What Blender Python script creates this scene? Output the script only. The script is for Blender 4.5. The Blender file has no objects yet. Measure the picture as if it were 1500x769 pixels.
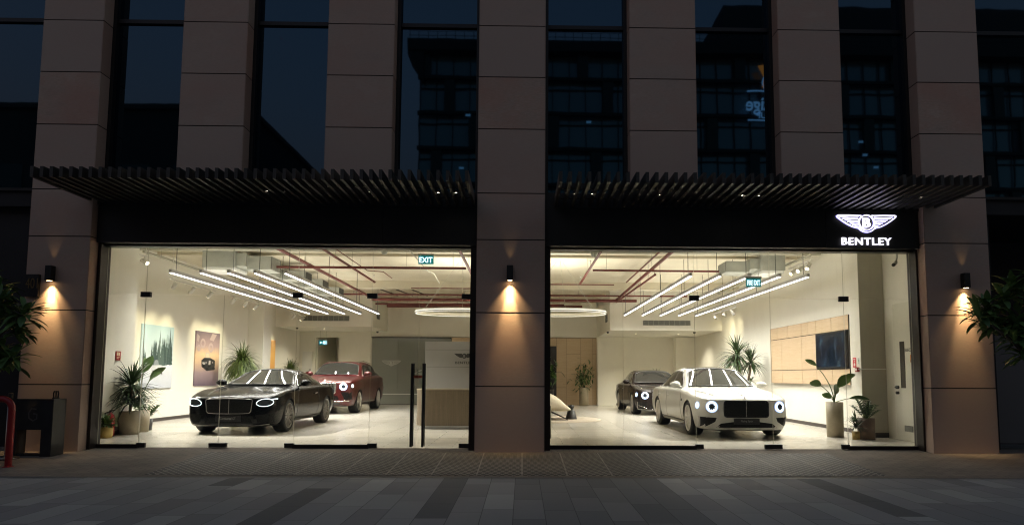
import bpy, bmesh, math, random
from math import sin, cos, pi, radians, sqrt, atan2
from mathutils import Vector, Matrix
from mathutils.bvhtree import BVHTree
random.seed(7)
scene = bpy.context.scene
COL = scene.collection

# ------------------------------------------------------------------ helpers
def wloc(o):
    v = Vector((0, 0, 0))
    while o is not None:
        v += o.location
        o = o.parent
    return v

def tag(o, label=None, cat=None, group=None, kind=None):
    if label: o['label'] = label
    if cat: o['category'] = cat
    if group: o['group'] = group
    if kind: o['kind'] = kind
    return o

def empty(name, loc, label, cat, group=None):
    o = bpy.data.objects.new(name, None)
    COL.objects.link(o)
    o.location = loc
    o.empty_display_size = .2
    return tag(o, label, cat, group)

class MB:
    """collects polygons in world coordinates; build() links them as one mesh object"""
    def __init__(s):
        s.v = []; s.f = []; s.m = []; s.sm = []
    def add(s, verts, faces, mat=0, smooth=False):
        n = len(s.v)
        s.v += [tuple(p) for p in verts]
        for f in faces:
            s.f.append([i + n for i in f]); s.m.append(mat); s.sm.append(smooth)
        return s
    def box(s, x0, x1, y0, y1, z0, z1, mat=0, bev=0):
        if x0 > x1: x0, x1 = x1, x0
        if y0 > y1: y0, y1 = y1, y0
        if z0 > z1: z0, z1 = z1, z0
        if bev > 0:
            bm = bmesh.new()
            bmesh.ops.create_cube(bm, size=1)
            for v in bm.verts:
                v.co = Vector(((x0+x1)/2+v.co.x*(x1-x0), (y0+y1)/2+v.co.y*(y1-y0), (z0+z1)/2+v.co.z*(z1-z0)))
            bmesh.ops.bevel(bm, geom=bm.edges[:], offset=bev, segments=2, affect='EDGES', profile=.5)
            s.bm(bm, mat); bm.free()
            return s
        v = [(x0,y0,z0),(x1,y0,z0),(x1,y1,z0),(x0,y1,z0),(x0,y0,z1),(x1,y0,z1),(x1,y1,z1),(x0,y1,z1)]
        return s.add(v, [(0,3,2,1),(4,5,6,7),(0,1,5,4),(1,2,6,5),(2,3,7,6),(3,0,4,7)], mat)
    def bm(s, bm, mat=0, smooth=False, mtx=None):
        bm.verts.ensure_lookup_table(); bm.verts.index_update()
        vs = [(mtx @ v.co) if mtx else v.co.copy() for v in bm.verts]
        return s.add(vs, [[v.index for v in f.verts] for f in bm.faces], mat, smooth)
    def tube(s, pts, r, n=8, mat=0, caps=True, smooth=True):
        pts = [Vector(p) for p in pts]
        rs = r if isinstance(r, (list, tuple)) else [r]*len(pts)
        verts = []; ref = None
        for i, p in enumerate(pts):
            t = (pts[min(i+1, len(pts)-1)] - pts[max(i-1, 0)])
            if t.length < 1e-9: t = Vector((0,0,1))
            t.normalize()
            if ref is None or abs(ref.dot(t)) > .98:
                ref = Vector((0,0,1)) if abs(t.z) < .9 else Vector((1,0,0))
            a = t.cross(ref).normalized(); b = a.cross(t).normalized(); ref = b
            for k in range(n):
                th = 2*pi*k/n
                verts.append(p + (a*cos(th) + b*sin(th))*rs[i])
        faces = []
        for i in range(len(pts)-1):
            for k in range(n):
                k2 = (k+1) % n
                faces.append((i*n+k, i*n+k2, (i+1)*n+k2, (i+1)*n+k))
        s.add(verts, faces, mat, smooth)
        if caps:
            m = len(pts)-1
            s.add(verts[:n], [tuple(range(n-1,-1,-1))], mat)
            s.add(verts[m*n:], [tuple(range(n))], mat)
        return s
    def lathe(s, prof, c=(0,0,0), n=32, mat=0, axis='Z', smooth=True, arc=None):
        """prof: (r, h) pairs"""
        c = Vector(c); verts = []
        for r, h in prof:
            for k in range(n):
                th = 2*pi*k/n
                if axis == 'Z': p = Vector((r*cos(th), r*sin(th), h))
                elif axis == 'X': p = Vector((h, r*cos(th), r*sin(th)))
                else: p = Vector((r*cos(th), h, r*sin(th)))
                verts.append(c+p)
        faces = []
        for i in range(len(prof)-1):
            for k in range(n):
                k2 = (k+1) % n
                faces.append((i*n+k, i*n+k2, (i+1)*n+k2, (i+1)*n+k))
        return s.add(verts, faces, mat, smooth)
    def prism(s, poly, o, ux, uy, depth, mat=0, mat_side=None):
        """poly of 2D points in the frame o + x*ux + y*uy, extruded by the vector depth (behind the face)"""
        o = Vector(o); ux = Vector(ux); uy = Vector(uy); d = Vector(depth)
        a = [o + ux*p[0] + uy*p[1] for p in poly]
        b = [p + d for p in a]
        n = len(a)
        s.add(a, [tuple(range(n))], mat)
        s.add(b, [tuple(range(n-1,-1,-1))], mat)
        s.add(a+b, [(i, i+n, (i+1)%n+n, (i+1)%n) for i in range(n)], mat if mat_side is None else mat_side)
        return s
    def ribbon(s, pts, w, o, ux, uy, depth, mat=0, closed=False):
        """flat band following a 2D path"""
        P = [Vector((p[0], p[1])) for p in pts]; n = len(P)
        L = []; R = []
        for i in range(n):
            p0 = P[i-1] if (closed or i > 0) else P[i]
            p1 = P[(i+1) % n] if (closed or i < n-1) else P[i]
            t = (p1-p0)
            if t.length < 1e-9: t = Vector((1,0))
            t.normalize(); nn = Vector((-t.y, t.x))
            ww = w[i] if isinstance(w, (list, tuple)) else w
            L.append(P[i]+nn*ww/2); R.append(P[i]-nn*ww/2)
        m = n if closed else n-1
        o = Vector(o); ux = Vector(ux); uy = Vector(uy); d = Vector(depth)
        g = lambda q: o + ux*q.x + uy*q.y
        vs = [g(q) for q in L] + [g(q) for q in R] + [g(q)+d for q in L] + [g(q)+d for q in R]
        fs = []
        for i in range(m):
            j = (i+1) % n
            fs += [(i, n+i, n+j, j), (2*n+i, 2*n+j, 3*n+j, 3*n+i), (i, j, 2*n+j, 2*n+i), (n+i, 3*n+i, 3*n+j, n+j)]
        return s.add(vs, fs, mat)
    def build(s, name, mats, parent=None, label=None, loc=None):
        if not isinstance(mats, (list, tuple)): mats = [mats]
        base = wloc(parent) if parent else Vector((0,0,0))
        if loc is not None: base = Vector(loc)
        me = bpy.data.meshes.new(name)
        me.from_pydata([(p[0]-base[0], p[1]-base[1], p[2]-base[2]) for p in s.v], [], s.f)
        for m in mats: me.materials.append(m)
        me.polygons.foreach_set('material_index', s.m)
        me.polygons.foreach_set('use_smooth', s.sm)
        me.update()
        o = bpy.data.objects.new(name, me)
        COL.objects.link(o)
        if parent: o.parent = parent
        elif loc is not None: o.location = loc
        if label: o['label'] = label
        return o

_TXT = {}
def text_geo(txt, extrude=.0, offset=0.0, spacing=1.0):
    key = (txt, extrude, offset, spacing)
    if key in _TXT: return _TXT[key]
    cu = bpy.data.curves.new('lettering', 'FONT')
    cu.body = txt; cu.size = 1; cu.extrude = extrude; cu.offset = offset
    cu.space_character = spacing; cu.align_x = 'CENTER'; cu.resolution_u = 4
    ob = bpy.data.objects.new('lettering', cu); COL.objects.link(ob)
    dg = bpy.context.evaluated_depsgraph_get(); dg.update()
    me = bpy.data.meshes.new_from_object(ob.evaluated_get(dg))
    vs = [v.co.copy() for v in me.vertices]; fs = [list(p.vertices) for p in me.polygons]
    bpy.data.objects.remove(ob); bpy.data.meshes.remove(me); bpy.data.curves.remove(cu)
    x0 = min(v.x for v in vs); x1 = max(v.x for v in vs); y0 = min(v.y for v in vs); y1 = max(v.y for v in vs)
    _TXT[key] = (vs, fs, x0, x1, y0, y1)
    return _TXT[key]

def text(mb, txt, c, ux, uy, nrm, w, h, depth=.004, mat=0, offset=0.0, spacing=1.0):
    """lettering centred on c, w wide and h high, standing depth proud of the face along nrm"""
    vs, fs, x0, x1, y0, y1 = text_geo(txt, .5, offset, spacing)
    ux = Vector(ux); uy = Vector(uy); nrm = Vector(nrm); c = Vector(c)
    out = [c + ux*((v.x-(x0+x1)/2)*w/(x1-x0)) + uy*((v.y-(y0+y1)/2)*h/(y1-y0)) + nrm*((v.z+.5)*depth) for v in vs]
    mb.add(out, fs, mat)

def circ(r, n=24, cx=0, cy=0, a0=0, a1=2*pi, close=True):
    k = n if close and abs(a1-a0-2*pi) < 1e-6 else n-1
    return [(cx+r*cos(a0+(a1-a0)*i/k), cy+r*sin(a0+(a1-a0)*i/k)) for i in range(n)]

# ------------------------------------------------------------------ materials
def mat(name, col, rough=.5, metal=0., coat=0., coat_rough=.03, spec=.5, emit=None, es=0., trans=0.):
    m = bpy.data.materials.new(name); m.use_nodes = True
    b = m.node_tree.nodes['Principled BSDF']
    b.inputs['Base Color'].default_value = (*col, 1)
    b.inputs['Roughness'].default_value = rough
    b.inputs['Metallic'].default_value = metal
    b.inputs['Coat Weight'].default_value = coat
    b.inputs['Coat Roughness'].default_value = coat_rough
    b.inputs['Specular IOR Level'].default_value = spec
    if emit:
        b.inputs['Emission Color'].default_value = (*emit, 1)
        b.inputs['Emission Strength'].default_value = es
    return m

class NT:
    """tiny node-graph writer"""
    def __init__(s, m):
        s.t = m.node_tree; s.b = s.t.nodes.get('Principled BSDF')
    def n(s, typ, **kw):
        nd = s.t.nodes.new(typ)
        for k, v in kw.items():
            if k.startswith('i_'):
                nd.inputs[k[2:].replace('_', ' ')].default_value = v
            else: setattr(nd, k, v)
        return nd
    def l(s, a, b): s.t.links.new(a, b); return s
    def math(s, op, a, b=None):
        nd = s.t.nodes.new('ShaderNodeMath'); nd.operation = op
        for i, q in enumerate((a, b)):
            if q is None: continue
            if isinstance(q, (int, float)): nd.inputs[i].default_value = q
            else: s.t.links.new(q, nd.inputs[i])
        return nd.outputs[0]
    def mix(s, fac, a, b, blend='MIX'):
        nd = s.t.nodes.new('ShaderNodeMix'); nd.data_type = 'RGBA'; nd.blend_type = blend
        for i, q in ((0, fac), (6, a), (7, b)):
            if isinstance(q, (int, float)): nd.inputs[i].default_value = q
            elif isinstance(q, tuple): nd.inputs[i].default_value = (*q, 1)
            else: s.t.links.new(q, nd.inputs[i])
        return nd.outputs[2]
    def ramp(s, fac, stops):
        nd = s.t.nodes.new('ShaderNodeValToRGB')
        e = nd.color_ramp.elements
        while len(e) < len(stops): e.new(.5)
        for i, (p, c) in enumerate(stops):
            e[i].position = p; e[i].color = (*c, 1) if len(c) == 3 else c
        s.l(fac, nd.inputs[0]); return nd.outputs[0]
    def pos(s): return s.n('ShaderNodeNewGeometry').outputs['Position']
    def noise(s, vec, scale, detail=3, rough=.55):
        nd = s.n('ShaderNodeTexNoise'); nd.inputs['Scale'].default_value = scale
        nd.inputs['Detail'].default_value = detail; nd.inputs['Roughness'].default_value = rough
        if vec is not None: s.l(vec, nd.inputs['Vector'])
        return nd.outputs['Fac']
    def scale(s, vec, x, y, z):
        nd = s.n('ShaderNodeMapping'); nd.inputs['Scale'].default_value = (x, y, z)
        s.l(vec, nd.inputs['Vector']); return nd.outputs[0]
    def bump(s, h, strength=.3, dist=.01):
        nd = s.n('ShaderNodeBump'); nd.inputs['Strength'].default_value = strength
        nd.inputs['Distance'].default_value = dist
        s.l(h, nd.inputs['Height']); s.l(nd.outputs[0], s.b.inputs['Normal'])
    def color(s, c): s.l(c, s.b.inputs['Base Color'])
    def rough(s, c): s.l(c, s.b.inputs['Roughness'])

def noisy(m, c0, c1, scale=6, bump=0., bscale=None, bdist=.005, stretch=(1,1,1), detail=4):
    g = NT(m); p = g.scale(g.pos(), *stretch)
    f = g.noise(p, scale, detail)
    g.color(g.ramp(f, [(.3, c0), (.7, c1)]))
    if bump: g.bump(g.noise(p, bscale or scale*4, 4), bump, bdist)
    return m

M = {}
# sandstone cladding: every slab (random per mesh island) has its own shade, veins run along the slab
m = mat('sandstone', (.4,.29,.22), .75); g = NT(m); p = g.pos()
isl = g.n('ShaderNodeNewGeometry').outputs['Random Per Island']
f1 = g.noise(g.scale(p, 1.2, 1.2, 2.2), 1.6, 6, .62); f2 = g.noise(g.scale(p, 1, 1, 3.5), 14, 5, .6)
f0 = g.noise(g.scale(p, 1, 1, 1.4), .9, 3, .5)
c = g.ramp(f1, [(.25, (.44,.31,.235)), (.42, (.62,.46,.345)), (.56, (.66,.42,.30)), (.72, (.74,.57,.44))])
c = g.mix(.35, c, g.ramp(f2, [(.3, (.36,.255,.195)), (.7, (.68,.51,.40))]))
c = g.mix(g.ramp(f0, [(.42, (0,0,0)), (.68, (.6,.6,.6))]), c, (.60,.31,.22))
c = g.mix(g.math('MULTIPLY', isl, .75), c, (.42,.275,.215))
c = g.mix(g.math('MULTIPLY', g.math('FRACT', g.math('MULTIPLY', isl, 7.3)), .6), c, (.62,.50,.40))
g.color(c); g.bump(g.noise(p, 55, 4, .6), .22, .006); M['stone'] = m
M['joint'] = mat('joint_dark', (.03,.026,.024), .9)  # dark backing in the gaps between slabs and boards
M['black_metal'] = noisy(mat('black_metal', (.012,.012,.012), .45), (.009,.009,.009), (.017,.016,.015), 3)
M['frame'] = mat('dark_bronze_frame', (.02,.014,.012), .38, .3)
M['fascia'] = noisy(mat('black_fascia', (.008,.008,.007), .5), (.012,.011,.009), (.019,.017,.014), 1.4)
M['slat'] = noisy(mat('slat_metal', (.02,.02,.02), .42), (.034,.031,.027), (.055,.051,.044), 5)
M['chrome'] = mat('chrome', (.75,.75,.76), .09, 1.)
M['steel'] = mat('brushed_steel', (.45,.43,.41), .28, 1.)
M['white_paint'] = noisy(mat('white_paint', (.72,.68,.58), .6), (.80,.775,.69), (.83,.805,.72), 2.5)
M['cream_ceiling'] = noisy(mat('cream_ceiling', (.5,.44,.33), .8), (.60,.55,.43), (.66,.61,.485), 1.3)
M['beam_paint'] = mat('beam_paint', (.58,.53,.415), .8)
M['shaded_wall'] = noisy(mat('shaded_wall_paint', (.42,.40,.34), .7), (.41,.39,.33), (.45,.43,.36), 2)  # wall paint greyed to carry the shade on the pilaster's street face
M['skirting'] = mat('dark_skirting', (.05,.04,.035), .5)
# pale plank tiles
m = mat('plank_tile', (.6,.56,.48), .22); g = NT(m); p = g.pos()
br = g.n('ShaderNodeTexBrick'); br.offset = .37
br.inputs['Scale'].default_value = 1; br.inputs['Brick Width'].default_value = 1.2; br.inputs['Row Height'].default_value = .2
br.inputs['Mortar Size'].default_value = .006; br.inputs['Mortar Smooth'].default_value = .2; br.inputs['Bias'].default_value = 0
br.inputs['Color1'].default_value = (.64,.605,.535,1); br.inputs['Color2'].default_value = (.55,.52,.46,1); br.inputs['Mortar'].default_value = (.22,.205,.175,1)
g.l(p, br.inputs['Vector'])
gr = g.noise(g.scale(p, 2, 26, 1), 2.2, 5, .6)
c = g.mix(.25, br.outputs[0], g.ramp(gr, [(.3, (.52,.50,.44)), (.7, (.62,.59,.53))]))
g.color(c); g.b.inputs['Roughness'].default_value = .2; g.b.inputs['Specular IOR Level'].default_value = .35; M['floor'] = m
# oak veneer
m = mat('oak_veneer', (.5,.34,.2), .5); g = NT(m); p = g.pos()
isl = g.n('ShaderNodeNewGeometry').outputs['Random Per Island']
w = g.noise(g.scale(p, 1.2, 1.2, 22), 3, 5, .6); w2 = g.noise(g.scale(p, .6, .6, 7), 2, 3)
c = g.ramp(w, [(.25, (.46,.33,.20)), (.5, (.55,.41,.265)), (.75, (.62,.48,.325))])
c = g.mix(.35, c, g.ramp(w2, [(.3, (.50,.375,.245)), (.7, (.62,.49,.345))]))
c = g.mix(g.math('MULTIPLY', isl, .3), c, (.50,.375,.25))
g.color(c); M['oak'] = m
m = mat('desk_wood', (.2,.15,.1), .5); g = NT(m); p = g.pos()
g.color(g.ramp(g.noise(g.scale(p, 14, 14, .8), 3, 4), [(.3, (.125,.095,.062)), (.7, (.17,.13,.088))])); M['desk_wood'] = m
M['pipe_red'] = mat('red_pipe', (.115,.02,.014), .55)
M['pipe_dark'] = mat('dark_pipe', (.07,.05,.045), .5)
M['galv'] = noisy(mat('galvanised_duct', (.42,.42,.38), .5), (.30,.31,.275), (.38,.385,.34), 3)
M['conduit'] = mat('conduit_grey', (.36,.35,.28), .55)
M['grille'] = mat('vent_dark', (.05,.05,.045), .6)
M['led'] = mat('led_strip', (1,1,1), .5, emit=(1,.94,.96), es=6)
M['ring_led'] = mat('ring_led', (1,1,1), .5, emit=(1,.95,.86), es=1.15)
M['acrylic'] = mat('acrylic', (.8,.78,.72), .2)
M['alu'] = mat('aluminium', (.5,.5,.5), .4, .6)
M['spot_white'] = mat('white_track', (.62,.6,.55), .4)
M['lens_lit'] = mat('lit_lens', (1,1,1), .3, emit=(1,.86,.6), es=14)
M['lens_warm'] = mat('lit_lens_warm', (1,.8,.5), .3, emit=(1,.72,.38), es=10)
M['tiny_lens'] = mat('tiny_lens', (1,.9,.8), .3, emit=(1,.88,.72), es=16)
M['off_lens'] = mat('off_lens', (.06,.055,.05), .2)
M['black_plastic'] = mat('black_plastic', (.015,.015,.015), .4)
M['red_paint'] = mat('red_paint', (.30,.012,.015), .3)
M['teal'] = mat('exit_teal', (.0,.09,.09), .4, emit=(0,.20,.22), es=.6)
M['sign_glow'] = mat('exit_letters', (.7,.9,1), .4, emit=(.62,.88,1), es=2.2)
M['logo_glow'] = mat('logo_glow', (1,1,1), .4, emit=(.86,.84,1), es=1.5)
M['logo_halo'] = mat('logo_side_glow', (.3,.25,.9), .4, emit=(.25,.2,1), es=.35)
M['dark_logo'] = mat('dark_logo', (.05,.045,.045), .35)
M['frost'] = mat('frosted_panel', (.36,.355,.35), .35)
M['white_plastic'] = mat('white_plastic', (.75,.75,.72), .4)
M['yellow'] = mat('yellow_plate', (.62,.2,.015), .5)
M['green_sign'] = mat('green_sign', (.03,.2,.06), .5)
M['pot_taupe'] = noisy(mat('pot_taupe', (.3,.25,.17), .6), (.29,.245,.165), (.34,.29,.20), 8)
M['pot_brown'] = noisy(mat('pot_brown', (.12,.075,.055), .6), (.12,.078,.058), (.15,.10,.075), 8)
M['pot_black'] = mat('pot_black', (.02,.018,.018), .4)
M['pot_yellow'] = noisy(mat('pot_yellow', (.36,.25,.07), .6), (.34,.23,.06), (.42,.30,.09), 9)
M['soil'] = noisy(mat('soil', (.03,.02,.015), .95), (.02,.014,.01), (.045,.03,.02), 30)
M['cream_fabric'] = noisy(mat('cream_fabric', (.6,.54,.42), .9), (.58,.52,.40), (.66,.6,.48), 60, .3, 300, .002)
M['olive_fabric'] = noisy(mat('olive_fabric', (.13,.12,.08), .9), (.12,.115,.075), (.15,.14,.095), 50, .3, 300, .002)
M['rug'] = noisy(mat('rug_pile', (.42,.36,.28), .95), (.40,.345,.27), (.46,.40,.32), 40, .4, 200, .004)
M['tv'] = mat('tv_screen', (.006,.008,.012), .12)

def leafmat(name, a, b, rough=.45):
    m = mat(name, a, rough); g = NT(m)
    r = g.n('ShaderNodeNewGeometry').outputs['Random Per Island']
    g.color(g.ramp(r, [(0, a), (1, b)]))
    g.b.inputs['Subsurface Weight'].default_value = 0
    return m
M['leaf_dark'] = leafmat('leaf_dark', (.018,.04,.014), (.05,.095,.03))
M['leaf_mid'] = leafmat('leaf_mid', (.035,.075,.018), (.09,.15,.035))
M['leaf_broad'] = leafmat('leaf_broad', (.035,.085,.02), (.085,.15,.035), .35)
M['leaf_grass'] = leafmat('leaf_grass', (.04,.075,.012), (.12,.16,.035))
M['leaf_plum'] = leafmat('leaf_plumeria', (.06,.13,.045), (.15,.26,.075), .4)
M['trunk'] = noisy(mat('plant_trunk', (.16,.12,.08), .85), (.10,.075,.05), (.22,.17,.11), 30, .5, 80)
M['bark_grey'] = noisy(mat('grey_bark', (.09,.075,.06), .85), (.06,.05,.04), (.13,.11,.09), 24, .5, 70)
M['petal'] = mat('white_petal', (.6,.58,.5), .6)

# clear shop glass: straight-through with a Fresnel mirror on top
def glass_mat(name, tint, ior=1.5, gl=1.0, rough=0.0):
    m = bpy.data.materials.new(name); m.use_nodes = True
    t = m.node_tree; t.nodes.clear()
    o = t.nodes.new('ShaderNodeOutputMaterial'); mx = t.nodes.new('ShaderNodeMixShader')
    tr = t.nodes.new('ShaderNodeBsdfTransparent'); gb = t.nodes.new('ShaderNodeBsdfGlossy')
    fr = t.nodes.new('ShaderNodeFresnel'); mu = t.nodes.new('ShaderNodeMath'); mu.operation = 'MULTIPLY'
    fr.inputs['IOR'].default_value = ior; mu.inputs[1].default_value = gl
    tr.inputs[0].default_value = (*tint, 1); gb.inputs['Roughness'].default_value = rough
    t.links.new(fr.outputs[0], mu.inputs[0]); t.links.new(mu.outputs[0], mx.inputs[0])
    t.links.new(tr.outputs[0], mx.inputs[1]); t.links.new(gb.outputs[0], mx.inputs[2]); t.links.new(mx.outputs[0], o.inputs[0])
    return m
M['glass'] = glass_mat('clear_glass', (.95,.965,.955), 1.45, .6)
M['glass_edge'] = mat('glass_edge', (.5,.5,.42), .2)
m = glass_mat('grey_glass', (.62,.66,.62), 1.5, 1.2); t_ = m.node_tree
df = t_.nodes.new('ShaderNodeBsdfDiffuse'); df.inputs[0].default_value = (.40,.42,.385,1)
mx2 = t_.nodes.new('ShaderNodeMixShader'); mx2.inputs[0].default_value = .55
ou = [n for n in t_.nodes if n.type == 'OUTPUT_MATERIAL'][0]; src = ou.inputs[0].links[0].from_socket
t_.links.new(src, mx2.inputs[1]); t_.links.new(df.outputs[0], mx2.inputs[2]); t_.links.new(mx2.outputs[0], ou.inputs[0]); M['glass_room'] = m
# dark mirror-like curtain wall glass of the upper floors
m = mat('tinted_window', (.004,.005,.007), .02, 0, spec=.5); g = NT(m)
g.bump(g.noise(g.pos(), .9, 2), .6, .0012); g.b.inputs['IOR'].default_value = 1.88; g.b.inputs['Specular Tint'].default_value = (.30,.66,1,1); M['win'] = m

def tube_arc(c, r, a0, a1, n=12): return [(c[0]+r*cos(a0+(a1-a0)*i/n), c[1]+r*sin(a0+(a1-a0)*i/n)) for i in range(n+1)]

def winged_badge(mb, c, ux, uy, nrm, w, depth, mat_face=0, stroke=1., solid=False, letter='B', mat_letter=None):
    """winged roundel, w wide: outlined wings with feather lines, ring, letter and a lower arc"""
    ux = Vector(ux); uy = Vector(uy); nrm = Vector(nrm); c = Vector(c) + nrm*depth
    s = w/1150.; d = -nrm*depth
    def q(pts): return [((x-692)*s, (290-y)*s) for x, y in pts]
    def rib(pts, wd, closed=False): mb.ribbon(q(pts), wd*s*stroke, c, ux, uy, d, mat_face, closed)
    for sg in (1, -1):
        X = (lambda x: x) if sg == 1 else (lambda x: 1384-x)
        if solid:
            poly = [(X(120),152), (X(560),160), (X(560),400), (X(420),370), (X(240),262)]
            pts = q(poly)
            if sg == 1: pts = pts[::-1]
            mb.prism(pts, c, ux, uy, d, mat_face)
            continue
        rib([(X(x),y) for x, y in [(590,158),(360,150),(150,152),(128,166),(140,190),(220,252),(320,318),(420,368),(530,395)]], 27)
        for k in range(7):
            t = k/6
            a = (X(545-18*abs(t-.4)), 190+t*185)
            b = (X(190+t*290), 186+t*176)
            rib([a, ((a[0]+b[0])/2, (a[1]+b[1])/2+6), b], 11)
    if not solid:
        rib([(692+141*cos(a), 288+141*sin(a)) for a in [2*pi*i/40 for i in range(40)]], 28, True)
        rib([(692+190*cos(a), 282+190*sin(a)) for a in [pi*(.2+.6*i/16) for i in range(17)]], 26)
        text(mb, letter, c-nrm*depth, ux, uy, nrm, 150*s, 190*s, depth, mat_face, .035)
    else:
        mb.prism([(141*s*cos(q_), (2+141*sin(q_))*s) for q_ in [2*pi*i/30 for i in range(30)]], c+nrm*.001, ux, uy, -nrm*(depth+.001), mat_face)
        text(mb, letter, c+nrm*.001, ux, uy, nrm, 90*s, 150*s, .002, mat_letter or mat_face, .0)
SKY = 4.3; EXPO = 0.0; BAR = 142; UP = 22; RING = 80; FR = 1350  # UP, RING and FR set the strength of added fill light
# ------------------------------------------------------------------ ground
def ground_mats():
    m = mat('granite_paving', (.1,.1,.1), .6); g = NT(m); p = g.pos()
    sx = g.n('ShaderNodeSeparateXYZ'); g.l(p, sx.inputs[0]); X, Y = sx.outputs[0], sx.outputs[1]
    def wn(a, b):
        c = g.n('ShaderNodeCombineXYZ'); g.l(a, c.inputs[0])
        if b is not None: g.l(b, c.inputs[1])
        w = g.n('ShaderNodeTexWhiteNoise'); w.noise_dimensions = '2D'; g.l(c.outputs[0], w.inputs['Vector']); return w.outputs['Value']
    xs = g.math('ADD', g.math('MULTIPLY', X, 1/.315), .25)
    ci = g.math('FLOOR', xs); cf = g.math('FRACT', xs)
    r0 = wn(ci, None)
    ln = g.math('ADD', g.math('MULTIPLY', r0, .35), .75)
    ys = g.math('ADD', g.math('DIVIDE', Y, ln), g.math('MULTIPLY', r0, 17.3))
    ri = g.math('FLOOR', ys); rf = g.math('FRACT', ys)
    r = wn(ci, ri)
    col = g.ramp(r, [(0, (0.236,0.228,0.221)), (.2, (0.293,0.285,0.278)), (.5, (0.333,0.325,0.314)), (.8, (0.374,0.365,0.350)), (1, (0.471,0.460,0.439))])
    def inside(v, a, b): return g.math('MULTIPLY', g.math('GREATER_THAN', v, a), g.math('LESS_THAN', v, b))
    k = .315; e = lambda n: (n-.25)*k
    dark = None
    for (c0, c1, y0, y1) in [(-8, -7, -6.2, -3.35), (-3, -2, -5.1, -2.3), (12, 13, -5.0, -2.3), (-24, -23, -5.2, -2.2), (-12, -11, -3.2, -2.2), (19, 20, -6, -4.2), (23, 24, -4.1, -2.2)]:
        q = g.math('MULTIPLY', inside(X, e(c0), e(c1)), inside(Y, y0, y1))
        dark = q if dark is None else g.math('MAXIMUM', dark, q)
    col = g.mix(g.math('MULTIPLY', dark, .9), col, (.105,.10,.10))
    mid = inside(X, e(0), e(6)); col = g.mix(g.math('MULTIPLY', mid, .55), col, (.115,.113,.115))
    sp = g.noise(p, 120, 4, .7); big = g.noise(p, 1.3, 4)
    col = g.mix(.16, col, g.mix(sp, (.13,.13,.13), (.38,.375,.37)))
    col = g.mix(g.math('MULTIPLY', big, .35), col, (.19,.185,.18))
    def edge(f, w): return g.math('MAXIMUM', g.math('LESS_THAN', f, w), g.math('GREATER_THAN', f, 1-w))
    j = g.math('MAXIMUM', edge(cf, .012), edge(rf, .005))
    col = g.mix(g.math('MULTIPLY', j, .75), col, (.08,.074,.07))
    g.color(col); g.b.inputs['Roughness'].default_value = .82; g.b.inputs['Specular IOR Level'].default_value = .12
    g.bump(g.math('SUBTRACT', sp, g.math('MULTIPLY', j, 2)), .08, .002)
    M['granite'] = m
    # small dark clay pavers of the ramp
    m = mat('clay_pavers', (.1,.08,.07), .85, spec=.12); g = NT(m); p = g.pos()
    br = g.n('ShaderNodeTexBrick')
    br.inputs['Scale'].default_value = 1; br.inputs['Brick Width'].default_value = .2; br.inputs['Row Height'].default_value = .1
    br.inputs['Mortar Size'].default_value = .006; br.inputs['Mortar Smooth'].default_value = .3
    br.inputs['Color1'].default_value = (.25,.212,.175,1); br.inputs['Color2'].default_value = (.19,.16,.132,1); br.inputs['Mortar'].default_value = (.07,.06,.052,1)
    g.l(p, br.inputs['Vector'])
    c = g.mix(.4, br.outputs[0], g.ramp(g.noise(p, 2.2, 5), [(.3, (.155,.132,.11)), (.7, (.30,.252,.212))]))
    g.color(c); g.bump(g.math('SUBTRACT', g.noise(p, 90, 3), br.outputs['Fac']), .4, .004)
    M['pavers'] = m
    # open lattice pavers: dark diamond cells between worn ribs, in long panels
    m = mat('lattice_pavers', (.08,.07,.06), .75, spec=.25); g = NT(m); p = g.pos()
    sx = g.n('ShaderNodeSeparateXYZ'); g.l(p, sx.inputs[0]); X, Y = sx.outputs[0], sx.outputs[1]
    u = g.math('MULTIPLY', g.math('ADD', X, Y), 30.); v = g.math('MULTIPLY', g.math('SUBTRACT', X, Y), 30.)
    lat = g.math('MULTIPLY', g.math('ABSOLUTE', g.math('SINE', u)), g.math('ABSOLUTE', g.math('SINE', v)))
    rib = g.math('LESS_THAN', lat, .24)
    n1 = g.noise(p, 3.1, 5); n2 = g.noise(p, 60, 3)
    ribc = g.mix(n1, (.23,.20,.17), (.42,.38,.33))
    c = g.mix(rib, g.mix(n2, (.012,.01,.009), (.05,.043,.036)), ribc)
    f = g.math('FRACT', g.math('MULTIPLY', X, 1/.62)); seam = g.math('LESS_THAN', f, .03)
    pi_ = g.math('FLOOR', g.math('MULTIPLY', X, 1/.62))
    wn_ = g.n('ShaderNodeTexWhiteNoise'); wn_.noise_dimensions = '1D'; g.l(pi_, wn_.inputs['W'])
    c = g.mix(g.math('MULTIPLY', wn_.outputs['Value'], .3), c, (.055,.048,.042))
    c = g.mix(g.math('MULTIPLY', seam, g.math('MULTIPLY', n1, 1.1)), c, (.40,.365,.32))
    g.color(c); g.bump(g.math('ADD', rib, g.math('MULTIPLY', n2, .3)), .6, .006)
    M['lattice'] = m
ground_mats()

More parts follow.
